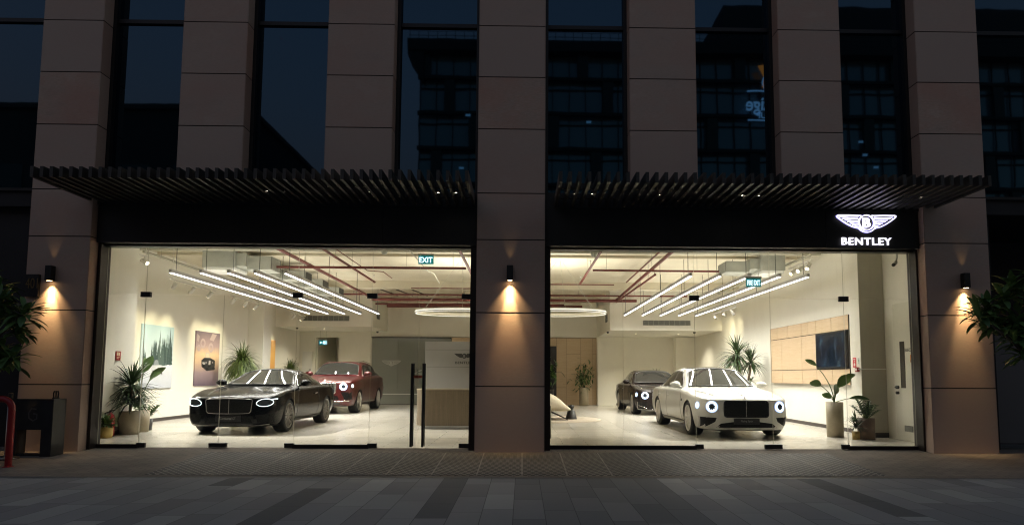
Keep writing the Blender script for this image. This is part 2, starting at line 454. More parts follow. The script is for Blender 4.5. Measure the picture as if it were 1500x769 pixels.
SL = .13/2.45                       # slope of the ramp
b = MB()
b.add([(-160,-220,-.13),(160,-220,-.13),(160,-2.45,-.13),(-160,-2.45,-.13)], [(0,1,2,3)])
b.add([(-160,-2.45,-.13),(160,-2.45,-.13),(160,60,-.13),(-160,60,-.13)], [(0,1,2,3)])
tag(b.build('street_paving', M['granite']), kind='structure')
b = MB()
b.add([(-40,-2.45,-.128),(40,-2.45,-.128),(40,-.02,-.001),(-40,-.02,-.001)], [(0,1,2,3)])
b.add([(-40,-2.45,-.128),(-40,-2.45,-.2),(40,-2.45,-.2),(40,-2.45,-.128)], [(0,1,2,3)])
b.add([(-40,-.02,-.001),(40,-.02,-.001),(40,.12,-.001),(-40,.12,-.001)], [(0,1,2,3)])
tag(b.build('ramp_pavement', M['pavers']), kind='structure')
b = MB()
for i, (x0, x1) in enumerate([(-5.1, 5.05)]):
    b.add([(x0,-2.33,-.12+.003),(x1,-2.33,-.12+.003),(x1,-.45,-.0235+.004),(x0,-.45,-.0235+.004)], [(0,1,2,3)])
tag(b.build('lattice_pavement', M['lattice']), kind='structure')
b = MB(); b.add([(-40,-2.52,-.126),(40,-2.52,-.126),(40,-2.45,-.124),(-40,-2.45,-.124)], [(0,1,2,3)])
tag(b.build('kerb_strip', noisy(mat('kerb_stone', (.12,.11,.10), .7), (.075,.07,.065), (.16,.15,.14), 9)), kind='structure')

# ------------------------------------------------------------------ the building front
PIERS = [(-8.24,-7.22), (-5.86,-4.76), (-3.38,-2.24), (-.775,.375), (1.83,2.99), (4.435,5.525), (6.86,7.96)]
JZ = [-.06, 1.06, 2.285, 3.52, 4.32, 5.44, 6.36, 7.28, 8.2, 9.12]
bld = empty('showroom_building', (-.2, 0, 0), 'dusk lit office block with sandstone piers, tall dark windows and a car showroom below', 'building')
for i, (x0, x1) in enumerate(PIERS):
    z0 = JZ if i in (0, 3, 6) else [z for z in JZ if z > 3.6]
    b = MB()
    b.box(x0+.006, x1-.006, -.41, -.005, z0[0], z0[-1], 1)
    for a, c in zip(z0[:-1], z0[1:]):
        yf = -.42 + random.uniform(-.002, .002)
        b.box(x0+.012, x1-.012, yf, -.36, a+.009, c-.009, 0)
        b.box(x0, x0+.011, yf+.003, .0, a+.009, c-.009, 0)
        b.box(x1-.011, x1, yf+.003, .0, a+.009, c-.009, 0)
    b.build('stone_pier', [M['stone'], M['joint']], bld)
# upper windows
GAPS = [(-16,-8.24)] + [(PIERS[k][1], PIERS[k+1][0]) for k in range(6)] + [(7.96, 16)]
for i, (x0, x1) in enumerate(GAPS):
    f = MB()
    z0, z1 = 4.36, 9.12
    for xa in (x0, x1-.06): f.box(xa, xa+.06, -.16, .05, z0, z1)
    f.box(x0+.06, x1-.06, -.15, .05, z0, z0+.05)
    f.box(x0+.06, x1-.06, -.11, .04, 7.40, 7.47)
    if i in (0, 7):
        for k in range(1, 5):
            xm = x0 + (x1-x0)*k/5; f.box(xm-.03, xm+.03, -.108, .039, z0+.05, z1)
    fo = f.build('upper_window', M['black_metal'], bld)
    g_ = MB()
    tl = random.uniform(-.002, .002)
    for (za, zb_) in ((z0+.05, 7.40), (7.47, z1)):
        g_.box(x0+.06, x1-.06, -.06, -.04, za, zb_)
    g_.build('window_pane', M['win'], fo)
b = MB(); b.box(-16, 16, -.02, .4, 9.125, 9.6); b.box(-16,16,.06,.4,4.37,9.12)
b.build('wall_core', M['black_metal'], bld)
# fascia band
for (x0, x1) in ((-7.205, -.785), (.385, 6.85)):
    b = MB(); n = 4
    for k in range(n):
        xa = x0+(x1-x0)*k/n; xb = x0+(x1-x0)*(k+1)/n
        b.box(xa+.002, xb-.002, -.28, .12, 3.45, 4.36)
    b.box(x0, x1, -.27, .1, 3.455, 4.35)
    b.build('fascia_panel', M['fascia'], bld)
# recess on either side of the piers
for sg, xa, xb in ((-1, -16, -8.24), (1, 7.96, 16)):
    b = MB()
    b.box(*((-16, -8.2, .06, .115, -.13, 4.1) if sg < 0 else (8.32, 16, 2.4, 2.6, -.13, 4.1)))
    if sg > 0: b.box(7.9, 8.32, .06, .115, -.13, 4.1); b.box(8.305, 8.32, .115, 2.4, -.13, 4.1)
    b.box(xa, xb, -.1, 2.6, 4.1, 4.36)
    b.build('recess_wall', noisy(mat('recess_dark', (.03,.03,.032), .6), (.010,.010,.011), (.018,.018,.019), 2), bld)
b = MB()
for x0, x1, z1 in ((8.55, 8.80, 1.98), (9.05, 9.9, 1.98)): b.box(x0, x1, 1.2, 1.26, 0, z1)
b.box(8.55, 9.9, 1.19, 1.27, 1.98, 2.05)
b.build('recess_panel', mat('recess_panel_grey', (.2,.19,.18), .6), bld)

# ------------------------------------------------------------------ canopies
def canopy(x0, x1, label, n=46):
    root = empty('slatted_canopy', ((x0+x1)/2, -.3, 4.13), label, 'canopy', 'slatted canopies over the shopfront')
    s = MB()
    for k in range(n):
        x = x0 + (x1-x0-.05)*k/(n-1)
        s.box(x, x+.05, -1.8, -.30, 4.13, 4.29)
    s.build('slats', M['slat'], root)
    f = MB()
    for y in (-.55, -1.15): f.box(x0+.051, x1-.051, y-.03, y+.03, 4.2, 4.285)
    f.box(x0, x1, -.296, -.282, 4.1, 4.33)
    f.build('support_rail', M['black_metal'], root)
    return root
canopy(-7.29, -.82, 'black slatted metal canopy left of the middle stone pier')
canopy(.54, 7.1, 'black slatted metal canopy right of the middle pier, above the lit winged sign')

def canopy_light(x, y, label):
    o = empty('canopy_downlight', (x, y, 4.15), label, 'downlight', 'small downlights in the canopies')
    r = MB(); r.lathe([(.034,.0),(.034,.05),(.026,.05),(.026,.004),(.034,.0)], (x,y,4.15), 14); r.build('housing', M['black_plastic'], o)
    l = MB(); l.lathe([(.0,.012),(.025,.012)], (x,y,4.15), 14); l.build('lens', M['tiny_lens'], o)
    return o
YD = -1.02
ORD = ['first','second','third','fourth','fifth','sixth','seventh','eighth','ninth','tenth']
for (xs, side) in (((-6.42,-5.43,-5.17,-4.1,-3.83,-2.72,-2.45,-1.36,-1.08), 'left'), ((.84,1.12,2.2,2.47,3.55,3.82,4.93,5.2,6.2,6.47), 'right')):
    n_ = len(xs)
    for k, x in enumerate(xs):
        j = (n_-k) if side == 'left' else k+1          # counted from the middle pier
        canopy_light(x, YD, f'tiny lit downlight in the {side} canopy, {ORD[j-1]} from the middle stone pier')

# ------------------------------------------------------------------ wall lamps
def wall_lamp(x, z, label):
    o = empty('wall_lamp', (x, -.42, z), label, 'wall lamp', 'up and down wall lamps on the stone piers')
    bd = MB(); bd.box(x-.052, x+.052, -.545, -.435, z-.125, z+.125, 0, .006); bd.box(x-.04, x+.04, -.437, -.419, z-.07, z+.07)
    bd.build('lamp_body', M['black_metal'], o)
    l = MB(); l.lathe([(.0, 0), (.04, 0)], (x,-.495,z-.127), 16); l.build('lens', M['lens_warm'], o)
    for nm, dz, en, ang, bl in (('lamp_light', -.14, 42, 84, 1.0), ('lamp_beam', -.14, 150, 38, 1.0), ('lamp_uplight', .14, .9, 44, .9)):
        ld = bpy.data.lights.new(nm, 'SPOT'); ld.energy = en; ld.color = (1,.69,.34); ld.spot_size = radians(ang); ld.spot_blend = bl
        ld.shadow_soft_size = .02
        lo = bpy.data.objects.new(nm, ld); COL.objects.link(lo); lo.parent = o
        lo.location = (0, -.075, dz)
        tilt = radians(7)
        lo.rotation_euler = (tilt if dz < 0 else pi - tilt, 0, 0)
    return o
wall_lamp(-7.80, 2.885, 'small black box lamp lighting the stone pier beside the house number plate')
wall_lamp(-.21, 2.945, 'small black box lamp lighting the middle stone pier')
wall_lamp(7.49, 2.87, 'small black box lamp lighting the stone pier behind the frangipani branch, right end')

# house number plate
o = empty('number_plate', (-8.0, -.43, 2.7), 'black plaque with outlined house number 401 on the stone pier', 'plaque')
b = MB(); b.box(-8.21, -7.99, -.47, -.425, 2.5, 2.87); b.build('plaque_board', M['black_metal'], o)
b = MB()
text(b, '401', (-8.1, -.471, 2.72), (1,0,0), (0,0,1), (0,-1,0), .2, .17, .004)
b.build('numerals', mat('brass_numerals', (.25,.17,.08), .4, .8), o)

# ------------------------------------------------------------------ lit sign on the fascia
o = empty('illuminated_sign', (5.94, -.28, 3.75), 'glowing white winged emblem and brand lettering on the black fascia', 'sign')
b = MB(); winged_badge(b, (5.937, -.285, 3.895), (1,0,0), (0,0,1), (0,-1,0), 1.05, .03, 0, .62)
b.build('winged_emblem', M['logo_glow'], o)
b = MB(); text(b, 'BENTLEY', (5.925, -.285, 3.568), (1,0,0), (0,0,1), (0,-1,0), .865, .125, .03, 0, .008, 1.12)
b.build('lettering', M['logo_glow'], o)
# halo strip behind (the letters' lit backs)
b = MB(); winged_badge(b, (5.937, -.2805, 3.895), (1,0,0), (0,0,1), (0,-1,0), 1.062, .004, stroke=.95)
b.build('emblem_back_glow', M['logo_halo'], o)

# ------------------------------------------------------------------ glass shopfronts
def pane(x0, x1, z0, z1, y=0.0, t=.012):
    m = MB()
    v = [(x0,y,z0),(x1,y,z0),(x1,y+t,z0),(x0,y+t,z0),(x0,y,z1),(x1,y,z1),(x1,y+t,z1),(x0,y+t,z1)]
    m.add(v, [(0,1,5,4),(2,3,7,6)], 0)
    m.add(v, [(0,3,2,1),(4,5,6,7),(1,2,6,5),(3,0,4,7)], 1)
    return m
def shopfront(x0, x1, joints_low, joints_up, channels, top_fit, low_fit, doors, label, mull):
    root = empty('glass_shopfront', ((x0+x1)/2, 0, 0), label, 'shopfront', 'glazed shopfronts')
    for xa, xb in ((x0-(.105 if x0 > 0 else .053), x0), (x1, x1+mull)):
        f = MB(); f.box(xa, xb, -.2, .08, -.01, 3.445); f.build('side_frame', M['frame'], root)
    f = MB(); f.box(x0, x1, -.12, .08, 3.42, 3.448); f.build('head_frame', M['frame'], root)
    zt = 2.6
    xs = [x0] + joints_low + [x1]
    for a, c in zip(xs[:-1], xs[1:]):
        isdoor = any(abs(a-d) < .02 for d in doors)
        ch = any(abs(a-q) < .02 for q in channels)
        nm = 'glass_door' if isdoor else 'glass_pane'
        p_ = pane(a+.003, c-.003, .012 if not ch else .06, zt-.003).build(nm, [M['glass'], M['glass_edge']], root)
        if isdoor in (True,) and (abs(a+2.6) < .02 or abs(a+1.78) < .02):
            hx = -1.875 if a < -2 else -1.68
            h = MB(); h.box(hx-.02, hx+.02, -.085, -.05, .03, 1.44, 0, .004)
            for z in (.2, 1.28): h.box(hx-.012, hx+.012, -.05, .0, z-.012, z+.012)
            h.box(hx-.02, hx+.02, .05, .085, .03, 1.44)
            h.build('pull_handle', M['black_metal'], p_)
    xs = [x0] + joints_up + [x1]
    for a, c in zip(xs[:-1], xs[1:]):
        pane(a+.003, c-.003, zt+.003, 3.42).build('glass_pane', [M['glass'], M['glass_edge']], root)
    for a, c in zip([x0]+joints_low, joints_low+[x1]):
        if any(abs(a-q) < .02 for q in channels):
            k = MB(); k.box(a, c, -.03, .045, -.005, .06); k.build('floor_channel', M['frame'], root)
    for x, w0, w1, z in [(x, w0, w1, zt) for x, w0, w1 in top_fit] + [(x, w0, w1, .045) for x, w0, w1 in low_fit]:
        k = MB(); hh = .045 if z > 1 else .038
        k.box(x-w0, x+w1, -.022, .034, z-hh, z+hh, 0, .004)
        k.build('patch_fitting', M['black_metal'], root)
    return root
ft = .085
shopfront(-7.165, -.89, [-6.48,-5.14,-3.88,-2.6,-1.78], [-6.48,-3.88,-2.6,-1.78], [-7.165,-3.88],
    [(-6.48,ft,ft),(-3.88,ft,ft),(-2.6,ft,ft),(-.97,ft,.07)], [(-6.48,.02,.12),(-5.14,.15,.15),(-3.88,.14,.02),(-2.6,.02,.14),(-.97,.1,.07)],
    [-6.48,-5.14,-2.6,-1.78], 'clear glass shopfront with paired black pull handles, left of the middle stone pier', .10)
shopfront(.48, 6.825, [1.75,3.0,4.33,5.63], [3.0,4.33,5.63], [.48,1.75,5.63],
    [(3.0,ft,ft),(5.63,ft,ft)], [(3.0,.02,.12),(4.33,.15,.15),(5.63,.12,.02)], [3.0,4.33],
    'clear glass shopfront without pull handles, right of the middle stone pier', .032)
# push plate sticker between the handles
b = MB(); b.box(-1.86, -1.70, .016, .019, 1.19, 1.235, 0); b.box(-1.86, -1.70, .016, .019, 1.26, 1.268, 1)
b.prism([(-.05,-.03),(.0,.0),(.05,.012),(.055,.03),(.0,.02),(-.02,.0)], (-1.78,.016,1.30), (1,0,0), (0,0,1), (0,.003,0), 1)
tag(b.build('door_sticker', [mat('sticker_red', (.5,.05,.03), .5), mat('sticker_white', (.5,.5,.5), .5)]), 'red and white strip sticker on the glass doors between the pull handles', 'sticker')
b = MB(); b.ribbon(circ(.05, 20), .008, (-1.47,-.003,1.47), (1,0,0), (0,0,1), (0,.002,0), 0, True)
text(b, 'B', (-1.47,-.001,1.47), (1,0,0), (0,0,1), (0,-1,0), .035, .05, .002)
tag(b.build('glass_decal', mat('pale_decal', (.35,.34,.32), .5)), 'faint round letter decal on the glass door beside the pull handles', 'decal')

# ------------------------------------------------------------------ street furniture at the left end
o = empty('sign_cabinet', (-7.55, -.75, -.04), 'black metal lectern cabinet with an open base by the stone pier', 'cabinet')
b = MB(); z0 = -.045
b.box(-7.48, -7.31, -.92, -.62, z0, .84); b.box(-7.96, -7.90, -.86, -.64, z0, .84)
b.box(-7.90, -7.48, -.86, -.62, .36, .84); b.box(-7.9,-7.48,-.84,-.64,z0,z0+.03)
b.build('cabinet_body', noisy(mat('cabinet_black', (.022,.024,.026), .35), (.018,.02,.022), (.032,.034,.036), 4), o)
b = MB(); b.ribbon([(.05,.08),(-.03,.09),(-.07,.02),(-.06,-.06),(.0,-.1),(.06,-.07),(.06,.0),(.0,.01)], .022, (-7.66,-.862,.60), (1,0,0), (0,0,1), (0,.003,0))
b.build('front_emblem', mat('dull_silver', (.12,.12,.12), .4, .5), o)
b = MB()
for dx in (-.035, 0, .035): b.tube([(-7.39+dx*.8,-.76,.84),(-7.39+dx,-.76,.87),(-7.39+dx*1.1,-.76,.93),(-7.39+dx*.7,-.76,.965)], .011, 8)
b.lathe([(.05,0),(.05,.02),(.0,.025)], (-7.39,-.76,.84), 16)
tag(b.build('latch_ornament', M['black_metal']), 'small dark metal latch piece on top of the black cabinet', 'ornament')
def stanchion(x, y, label):
    z = -.05 + 0
    o = empty('barrier_post', (x, y, z), label, 'stanchion', 'chrome barrier posts by the pier')
    b = MB(); b.lathe([(0,.0),(.17,.0),(.17,.012),(.1,.03),(.03,.045),(0,.045)], (x,y,z), 28); b.build('base', M['steel'], o)
    b = MB(); b.lathe([(.03,.04),(.03,.92),(0,.92)], (x,y,z), 20); b.build('post', M['steel'], o)
    b = MB(); b.lathe([(.034,.88),(.036,.97),(.03,.985),(0,.985)], (x,y,z), 20); b.box(x-.12, x-.03, y-.012, y+.012, z+.9, z+.95); b.build('belt_head', M['black_plastic'], o)
    return o
stanchion(-7.85, -1.1, 'chrome barrier post standing in front of the black cabinet')
stanchion(-8.12, -1.35, 'chrome barrier post half hidden behind the red hoop')
o = empty('red_hoop_rail', (-7.6, -1.75, -.1), 'red painted tubular hoop rail beside the chrome posts', 'hoop rail')
b = MB(); zz = -.1
pts = [(-7.34,-1.75,zz),(-7.34,-1.75,.72)] + [(-7.49+.15*cos(a),-1.75,.72+.15*sin(a)) for a in [pi/2*k/6 for k in range(1,7)]] + [(-8.3,-1.75,.87)] + [(-8.3+.15*cos(a),-1.75,.72+.15*sin(a)) for a in [pi/2+pi/2*k/6 for k in range(1,7)]] + [(-8.45,-1.75,zz)]
b.tube(pts, .045, 14); b.build('hoop_tube', M['red_paint'], o)
for x in (-7.34, -8.45):
    b = MB(); b.lathe([(.0,.0),(.075,.0),(.075,.012),(.05,.018)], (x,-1.75,zz), 18); b.build('base_flange', M['red_paint'], o)

# ------------------------------------------------------------------ buildings across the street (seen mirrored in the upper windows)
M['tower_lit'] = mat('tower_lit_glow', (.4,.6,.8), .5, emit=(.5,.75,1), es=.8)
TWLIT = [(-6.0,28.0),(-6.6,22.4),(6.5,27.4),(35,25.6),(35.4,24.2),(36.5,22.9),(2.2,19.5),(14,23.4)]
tw = empty('office_tower', (15, -58, 0), 'dark glass office tower with black floor bands across the street', 'building')
b = MB()
fl = [36-3.77*k for k in range(10)]
for k, z in enumerate(fl[1:]):
    b.box(-11.0, 80, -57.7, -57.2, z-.2, z+.16)
b.box(-12.1, 80, -60, -56.6, 34.9, 36.1)
b.prism([(0,0),(-1.3,1.9),(-1.3,3.1),(.4,3.1),(.4,-1)], (-10.8,-56.8,32.6), (1,0,0), (0,0,1), (0,-3,0))
b.build('floor_band', mat('tower_band', (.006,.006,.007), .6), tw)
b = MB()
for k in range(9):
    for q in range(11):
        x = -10.9 + q*8.3 + ((k*7)%5)*1.3; b.box(x, x+1.1, -57.62, -57.35, fl[k+1]+.16, fl[k]-.2)
    for q in range(52):
        x = -10.9 + q*1.74; b.box(x, x+.06, -57.9, -57.7, fl[k+1]+.16, fl[k]-.2)
    b.box(-10.9, 80, -57.9, -57.75, fl[k]-1.05, fl[k]-.98)
b.build('mullions_and_blocks', M['black_metal'], tw)  # dark facade blocks share this mesh with the thin mullions
b = MB(); b.box(-10.9, 80, -74, -58, 0, 35)
b.build('tower_glass', mat('tower_glazing', (.15,.19,.23), .12, spec=1.), tw)
b = MB()
for x in [ -11.9+.95*k for k in range(97)]: b.tube([(x,-57,36.1),(x,-57,37.1)], .03, 5)
for z in (36.6, 37.1): b.tube([(-12,-57,z),(80,-57,z)], .03, 5)
b.build('roof_rail', M['black_metal'], tw)
b = MB(); b.box(21.5, 80, -73, -58.5, 36.1, 41.2); b.build('roof_block', mat('tower_block', (.03,.032,.036), .7), tw)
for x_, z_ in TWLIT:
    b = MB(); b.box(x_, x_+.5, -57.16, -57.1, z_, z_+.22); b.build('lit_window', M['tower_lit'], tw)
sg = empty('rooftop_sign', (26, -57.1, 29), 'lit company lettering with an orange mark on the tower across the street', 'sign')
ux, uy, nn = (-1,0,0), (0,0,1), (0,1,0)
sgl = mat('sign_pale_glow', (.3,.4,.5), .5, emit=(.5,.72,1), es=1.3); sgo = mat('sign_orange_glow', (.8,.2,.03), .5, emit=(1,.22,.03), es=2.0)
b = MB(); text(b, 'Prestige', (25.95,-57.1,29.45), ux, uy, nn, 5.4, 1.9, .1, 0, .01); b.build('lettering', sgl, sg)
b = MB(); text(b, 'GROUP', (25.8,-57.1,28.45), ux, uy, nn, 2.9, .62, .1, 0, .005); b.build('small_lettering', sgl, sg)
for z_ in (31.0, 27.85):
    b = MB(); b.box(23.4, 28.6, -57.1, -57.0, z_, z_+.12); b.build('sign_rule', sgl, sg)
b = MB(); b.ribbon(circ(1.15, 30, 0, 0, -1.9, 1.6, False), .14, (26.2,-57.05,32.0), ux, uy, (0,-.1,0)); b.build('sign_arc', sgl, sg)
b = MB(); b.prism([(.2,-.9),(.75,-.35),(.55,.6),(1.2,1.9),(.6,2.0),(.1,1.2),(-.35,.2),(.0,-.45)], (25.75,-57.05,31.9), ux, uy, (0,-.1,0)); b.build('orange_mark', sgo, sg)
lb = empty('neighbour_block', (-40, -60, 0), 'plain dark block with a long side wall across the street', 'building')
b = MB(); b.box(-75, -21.3, -125, -40, 0, 21.5); b.box(-75.5, -21, -125.5, -39.6, 21.5, 21.9); b.build('block_wall', mat('block_concrete', (.035,.036,.038), .8), lb)
mw = mat('block_window', (.01,.012,.015), .1)
for k in range(10):
    for z in (7, 11, 15):
        b = MB(); b.box(-21.29, -21.2, -45-7.5*k, -49.5-7.5*k, z, z+2.2); b.build('window', mw, lb)
        b = MB(); b.box(-70+4.8*k, -67+4.8*k, -39.98, -39.9, z, z+2.2); b.build('window', mw, lb)
b = MB(); b.tube([(-21.8,-42,21.9),(-21.8,-42,24.2)], .12, 8); b.box(-22.3,-21.3,-42.3,-41.7,23.6,23.9); b.build('roof_mast', M['black_metal'], lb)
# ------------------------------------------------------------------ showroom shell
XL, XR, YB, ZC = -9.65, 7.45, 18.0, 4.45
b = MB(); b.box(-9.9, 8.2, .05, 24, -.12, .002)
tag(b.build('showroom_floor', M['floor']), kind='structure')
b = MB(); b.box(-10, 8.3, .12, 24, ZC, ZC+.2)
tag(b.build('showroom_ceiling', M['cream_ceiling']), kind='structure')
b = MB()
b.box(-9.9, XL, .12, 18, 0, ZC)                                  # left wall
b.box(XL, -8.32, 1.93, 3.0, 0, ZC)                                 # left pilaster near the glass
b.box(XL, -9.1, 12.35, 13.1, 0, ZC)
b.box(-8.32, -7.3, .12, .22, 3.5, ZC); b.box(XL, -8.6, .25, 1.0, 0, ZC)
b.box(-7.3, 7.3, .13, .25, 3.5, ZC)                               # inside of the fascia
b.box(7.60, 7.9, .12, 2.35, 0, ZC)                                # side wall with the service door
b.box(XR, 7.9, 2.8, 18, 0, ZC)
b.build('showroom_wall', M['white_paint'], bld)
b = MB(); b.box(7.08, 7.9, 2.352, 2.8, 0, ZC)
b.build('showroom_wall', M['shaded_wall'], bld)  # shade of the unlit street face is put into this grey
b = MB()
b.box(7.077, 7.079, 2.36, 2.8, 0, ZC); b.build('pilaster_side', M['white_paint'], bld)  # thin sheet keeps the room-lit side in the plain white
# back wall with openings
b = MB()
for x0, x1, z0, z1 in ((-9.9,-8.95,0,ZC),(-8.95,-7.68,2.87,ZC),(-7.68,-6.53,0,ZC),(-6.53,-3.08,2.86,ZC),(-3.08,7.45,2.92,ZC),(3.78,7.45,0,2.92)):
    b.box(x0, x1, YB, YB+.15, z0, z1)
b.box(3.25, 4.05, 17.6, 18, 0, 2.93)
b.box(3.76, 4.3, 17.85, 18, 0, 2.93)
b.box(6.62, 7.45, 17.5, 18, 0, 2.93)
b.build('back_wall', M['white_paint'], bld)
b = MB(); b.box(-10, -7.5, 21, 21.2, 0, ZC); b.box(-8.0, -7.6, 18.15, 21, 0, ZC); b.box(-8.97,-8.9,18.15,21,0,ZC)
b.build('corridor_wall', M['white_paint'], bld)
b = MB(); b.box(-6.9, -2.9, 21.5, 21.7, 0, ZC); b.box(-6.7, -6.53, 18.15, 21.5, 0, ZC); b.box(-3.08, -2.9, 18.15, 21.5, 0, ZC)
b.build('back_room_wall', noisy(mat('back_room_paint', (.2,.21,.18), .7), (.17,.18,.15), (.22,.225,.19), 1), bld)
# skirting
for q in ((XL, XL+.015, 3.0, 12.35, 0, .09), (XL, XL+.015, 13.1, 18, 0, .09), (-8.32, -8.305, 1.93, 3.0, 0, .09), (XL, -8.32, 1.915, 1.93, 0, .09), (XR-.015, XR, 2.8, 18, 0, .09), (7.08, 7.6, 2.337, 2.352, 0, .1), (7.06, 7.077, 2.352, 2.8, 0, .09), (-7.68,-6.53,17.985,18,0,.09), (4.3,6.62,17.985,18,0,.09), (4.05,4.3,17.83,17.85,0,.09)):
    b = MB(); b.box(*q); b.build('skirting', M['skirting'], bld)
# beams
b = MB()
b.box(XL, XR, 11.4, 11.75, 4.20, ZC)
b.box(XL, XR, 6.2, 6.3, 4.38, ZC)
b.build('ceiling_beam', M['beam_paint'], bld)
def bulkhead(x0, x1, y0, z0, gx0, gx1, gz0, gz1, side_x, lab):
    o = MB(); o.box(x0, x1, y0, YB, z0, ZC)
    ob = o.build('bulkhead', M['white_paint'], bld)
    v = MB(); v.box(gx0, gx1, y0-.012, y0, gz0, gz1, 1)
    n = 7
    for k in range(n): v.box(gx0, gx1, y0-.03, y0-.012, gz0+(gz1-gz0)*k/n, gz0+(gz1-gz0)*(k+.35)/n)
    for k in range(10): v.box(gx0+(gx1-gx0)*k/9-.006, gx0+(gx1-gx0)*k/9+.006, y0-.034, y0-.012, gz0, gz1)
    d = 1 if side_x > (x0+x1)/2 else -1
    for yy in (y0+.75,):
        v2 = MB(); v2.box(side_x, side_x+d*.02, yy, yy+.55, z0+.38, z0+.68, 1)
        for q in range(6): v2.box(side_x+d*.02, side_x+d*.03, yy, yy+.55, z0+.39+.05*q, z0+.405+.05*q)
        v2.build('air_grille', [M['galv'], M['grille']], ob)
    v.build('air_grille', [M['galv'], M['grille']], ob)
bulkhead(XL, -5.87, 15.0, 3.13, -8.62, -6.78, 3.35, 3.55, -5.87, 'l')
bulkhead(3.27, XR, 13.5, 2.945, 4.5, 6.27, 3.14, 3.32, 3.27, 'r')
# oak wall at the back
b = MB()
xs = [-3.06,-2.2,-1.3,-.4,.3,.9,1.5,1.93,2.55,3.08,3.77]
for k in range(len(xs)-1):
    zz = [0.0,2.2,2.9] if k % 2 else [0.0,.75,2.9]
    for a, c in zip(zz[:-1], zz[1:]): b.box(xs[k]+.004, xs[k+1]-.004, 17.95, 17.99, a+.004, c-.004)
b.box(-3.06, 3.77, 17.965, 18.1, 0, 2.91, 1)
b.build('oak_back_wall', [M['oak'], M['joint']], bld)
b = MB(); b.box(.9, 1.5, 17.9, 17.946, .01, 2.54); b.build('dark_niche_panel', M['black_metal'], bld)
# white door at the back left
d = MB(); d.box(-9.5, -9.08, 17.94, 17.995, .01, 2.25); do = d.build('back_door', M['white_plastic'], bld)
d = MB(); d.box(-9.16, -9.13, 17.9, 17.94, .95, 1.5); d.build('door_handle', M['black_plastic'], do)
# glass partition of the back room
p_ = MB()
o = empty('glass_partition', (-4.8, 17.6, 0), 'grey tinted glass partition of the back office, behind the red suv', 'glass partition')
for x0, x1 in ((-6.5,-5.37),(-5.36,-4.2),(-4.19,-3.1)):
    pane(x0, x1, .02, 2.86, 17.9).build('glass_pane', [M['glass_room'], M['glass_edge']], o)
f = MB(); f.box(-6.53, -3.08, 17.88, 17.94, 2.86, 2.9); f.box(-6.53,-3.08,17.88,17.94,0,.02); f.build('partition_frame', M['frame'], o)
f = MB(); winged_badge(f, (-5.65, 17.895, 1.78), (1,0,0), (0,0,1), (0,-1,0), .8, .003, 0, 1.2)
f.box(-6.4, -3.2, 17.894, 17.897, .42, .46)
f.build('frosted_badge', mat('frost_decal', (.6,.6,.58), .5), o)

# service door in the right side wall
o = empty('service_door', (7.6, 1.3, 0), 'plain cream service door with slim vision panel and lettering, right end of the shop', 'door')
b = MB(); b.box(7.56, 7.595, .35, 1.95, .005, 2.72, 0); b.build('door_leaf', mat('door_cream', (.70,.68,.58), .5), o)
b = MB(); b.box(7.552, 7.56, 1.57, 1.73, 1.03, 1.95); b.build('vision_panel', M['off_lens'], o)
b = MB(); b.lathe([(.0,-.05),(.035,-.05),(.035,0)], (7.56,1.84,1.045), 16, axis='X'); b.lathe([(.0,-.05),(.03,-.05),(.03,0)], (7.56,1.84,.935), 16, axis='X'); b.box(7.49,7.515,1.74,1.86,1.035,1.055)
b.build('door_handle', M['black_plastic'], o)
b = MB()
b.box(7.55, 7.56, 1.38, 1.66, .185, .30, 0)
for k in range(6): b.box(7.543, 7.55, 1.385, 1.655, .19+.018*k, .198+.018*k, 1)
b.build('vent_grille', [M['grille'], M['galv']], o)
b = MB(); text(b, 'ELECTRICAL', (7.56, 1.30, 1.775), (0,-1,0), (0,0,1), (-1,0,0), .5, .065, .004); b.build('lettering', M['dark_logo'], o)
b = MB(); b.box(7.552, 7.56, 1.23, 1.37, 1.53, 1.68, 0); b.box(7.55, 7.552, 1.24, 1.36, 1.535, 1.575, 1); b.prism([(-.04,-.03),(.04,-.03),(0,.05)], (7.551,1.3,1.625), (0,-1,0), (0,0,1), (.001,0,0), 1)
b.build('warning_plate', [M['yellow'], M['dark_logo']], o)
b = MB(); b.box(7.0, 7.6, 2.325, 2.337, 1.40, 1.42); b.build('wall_conduit', M['white_plastic'], bld)

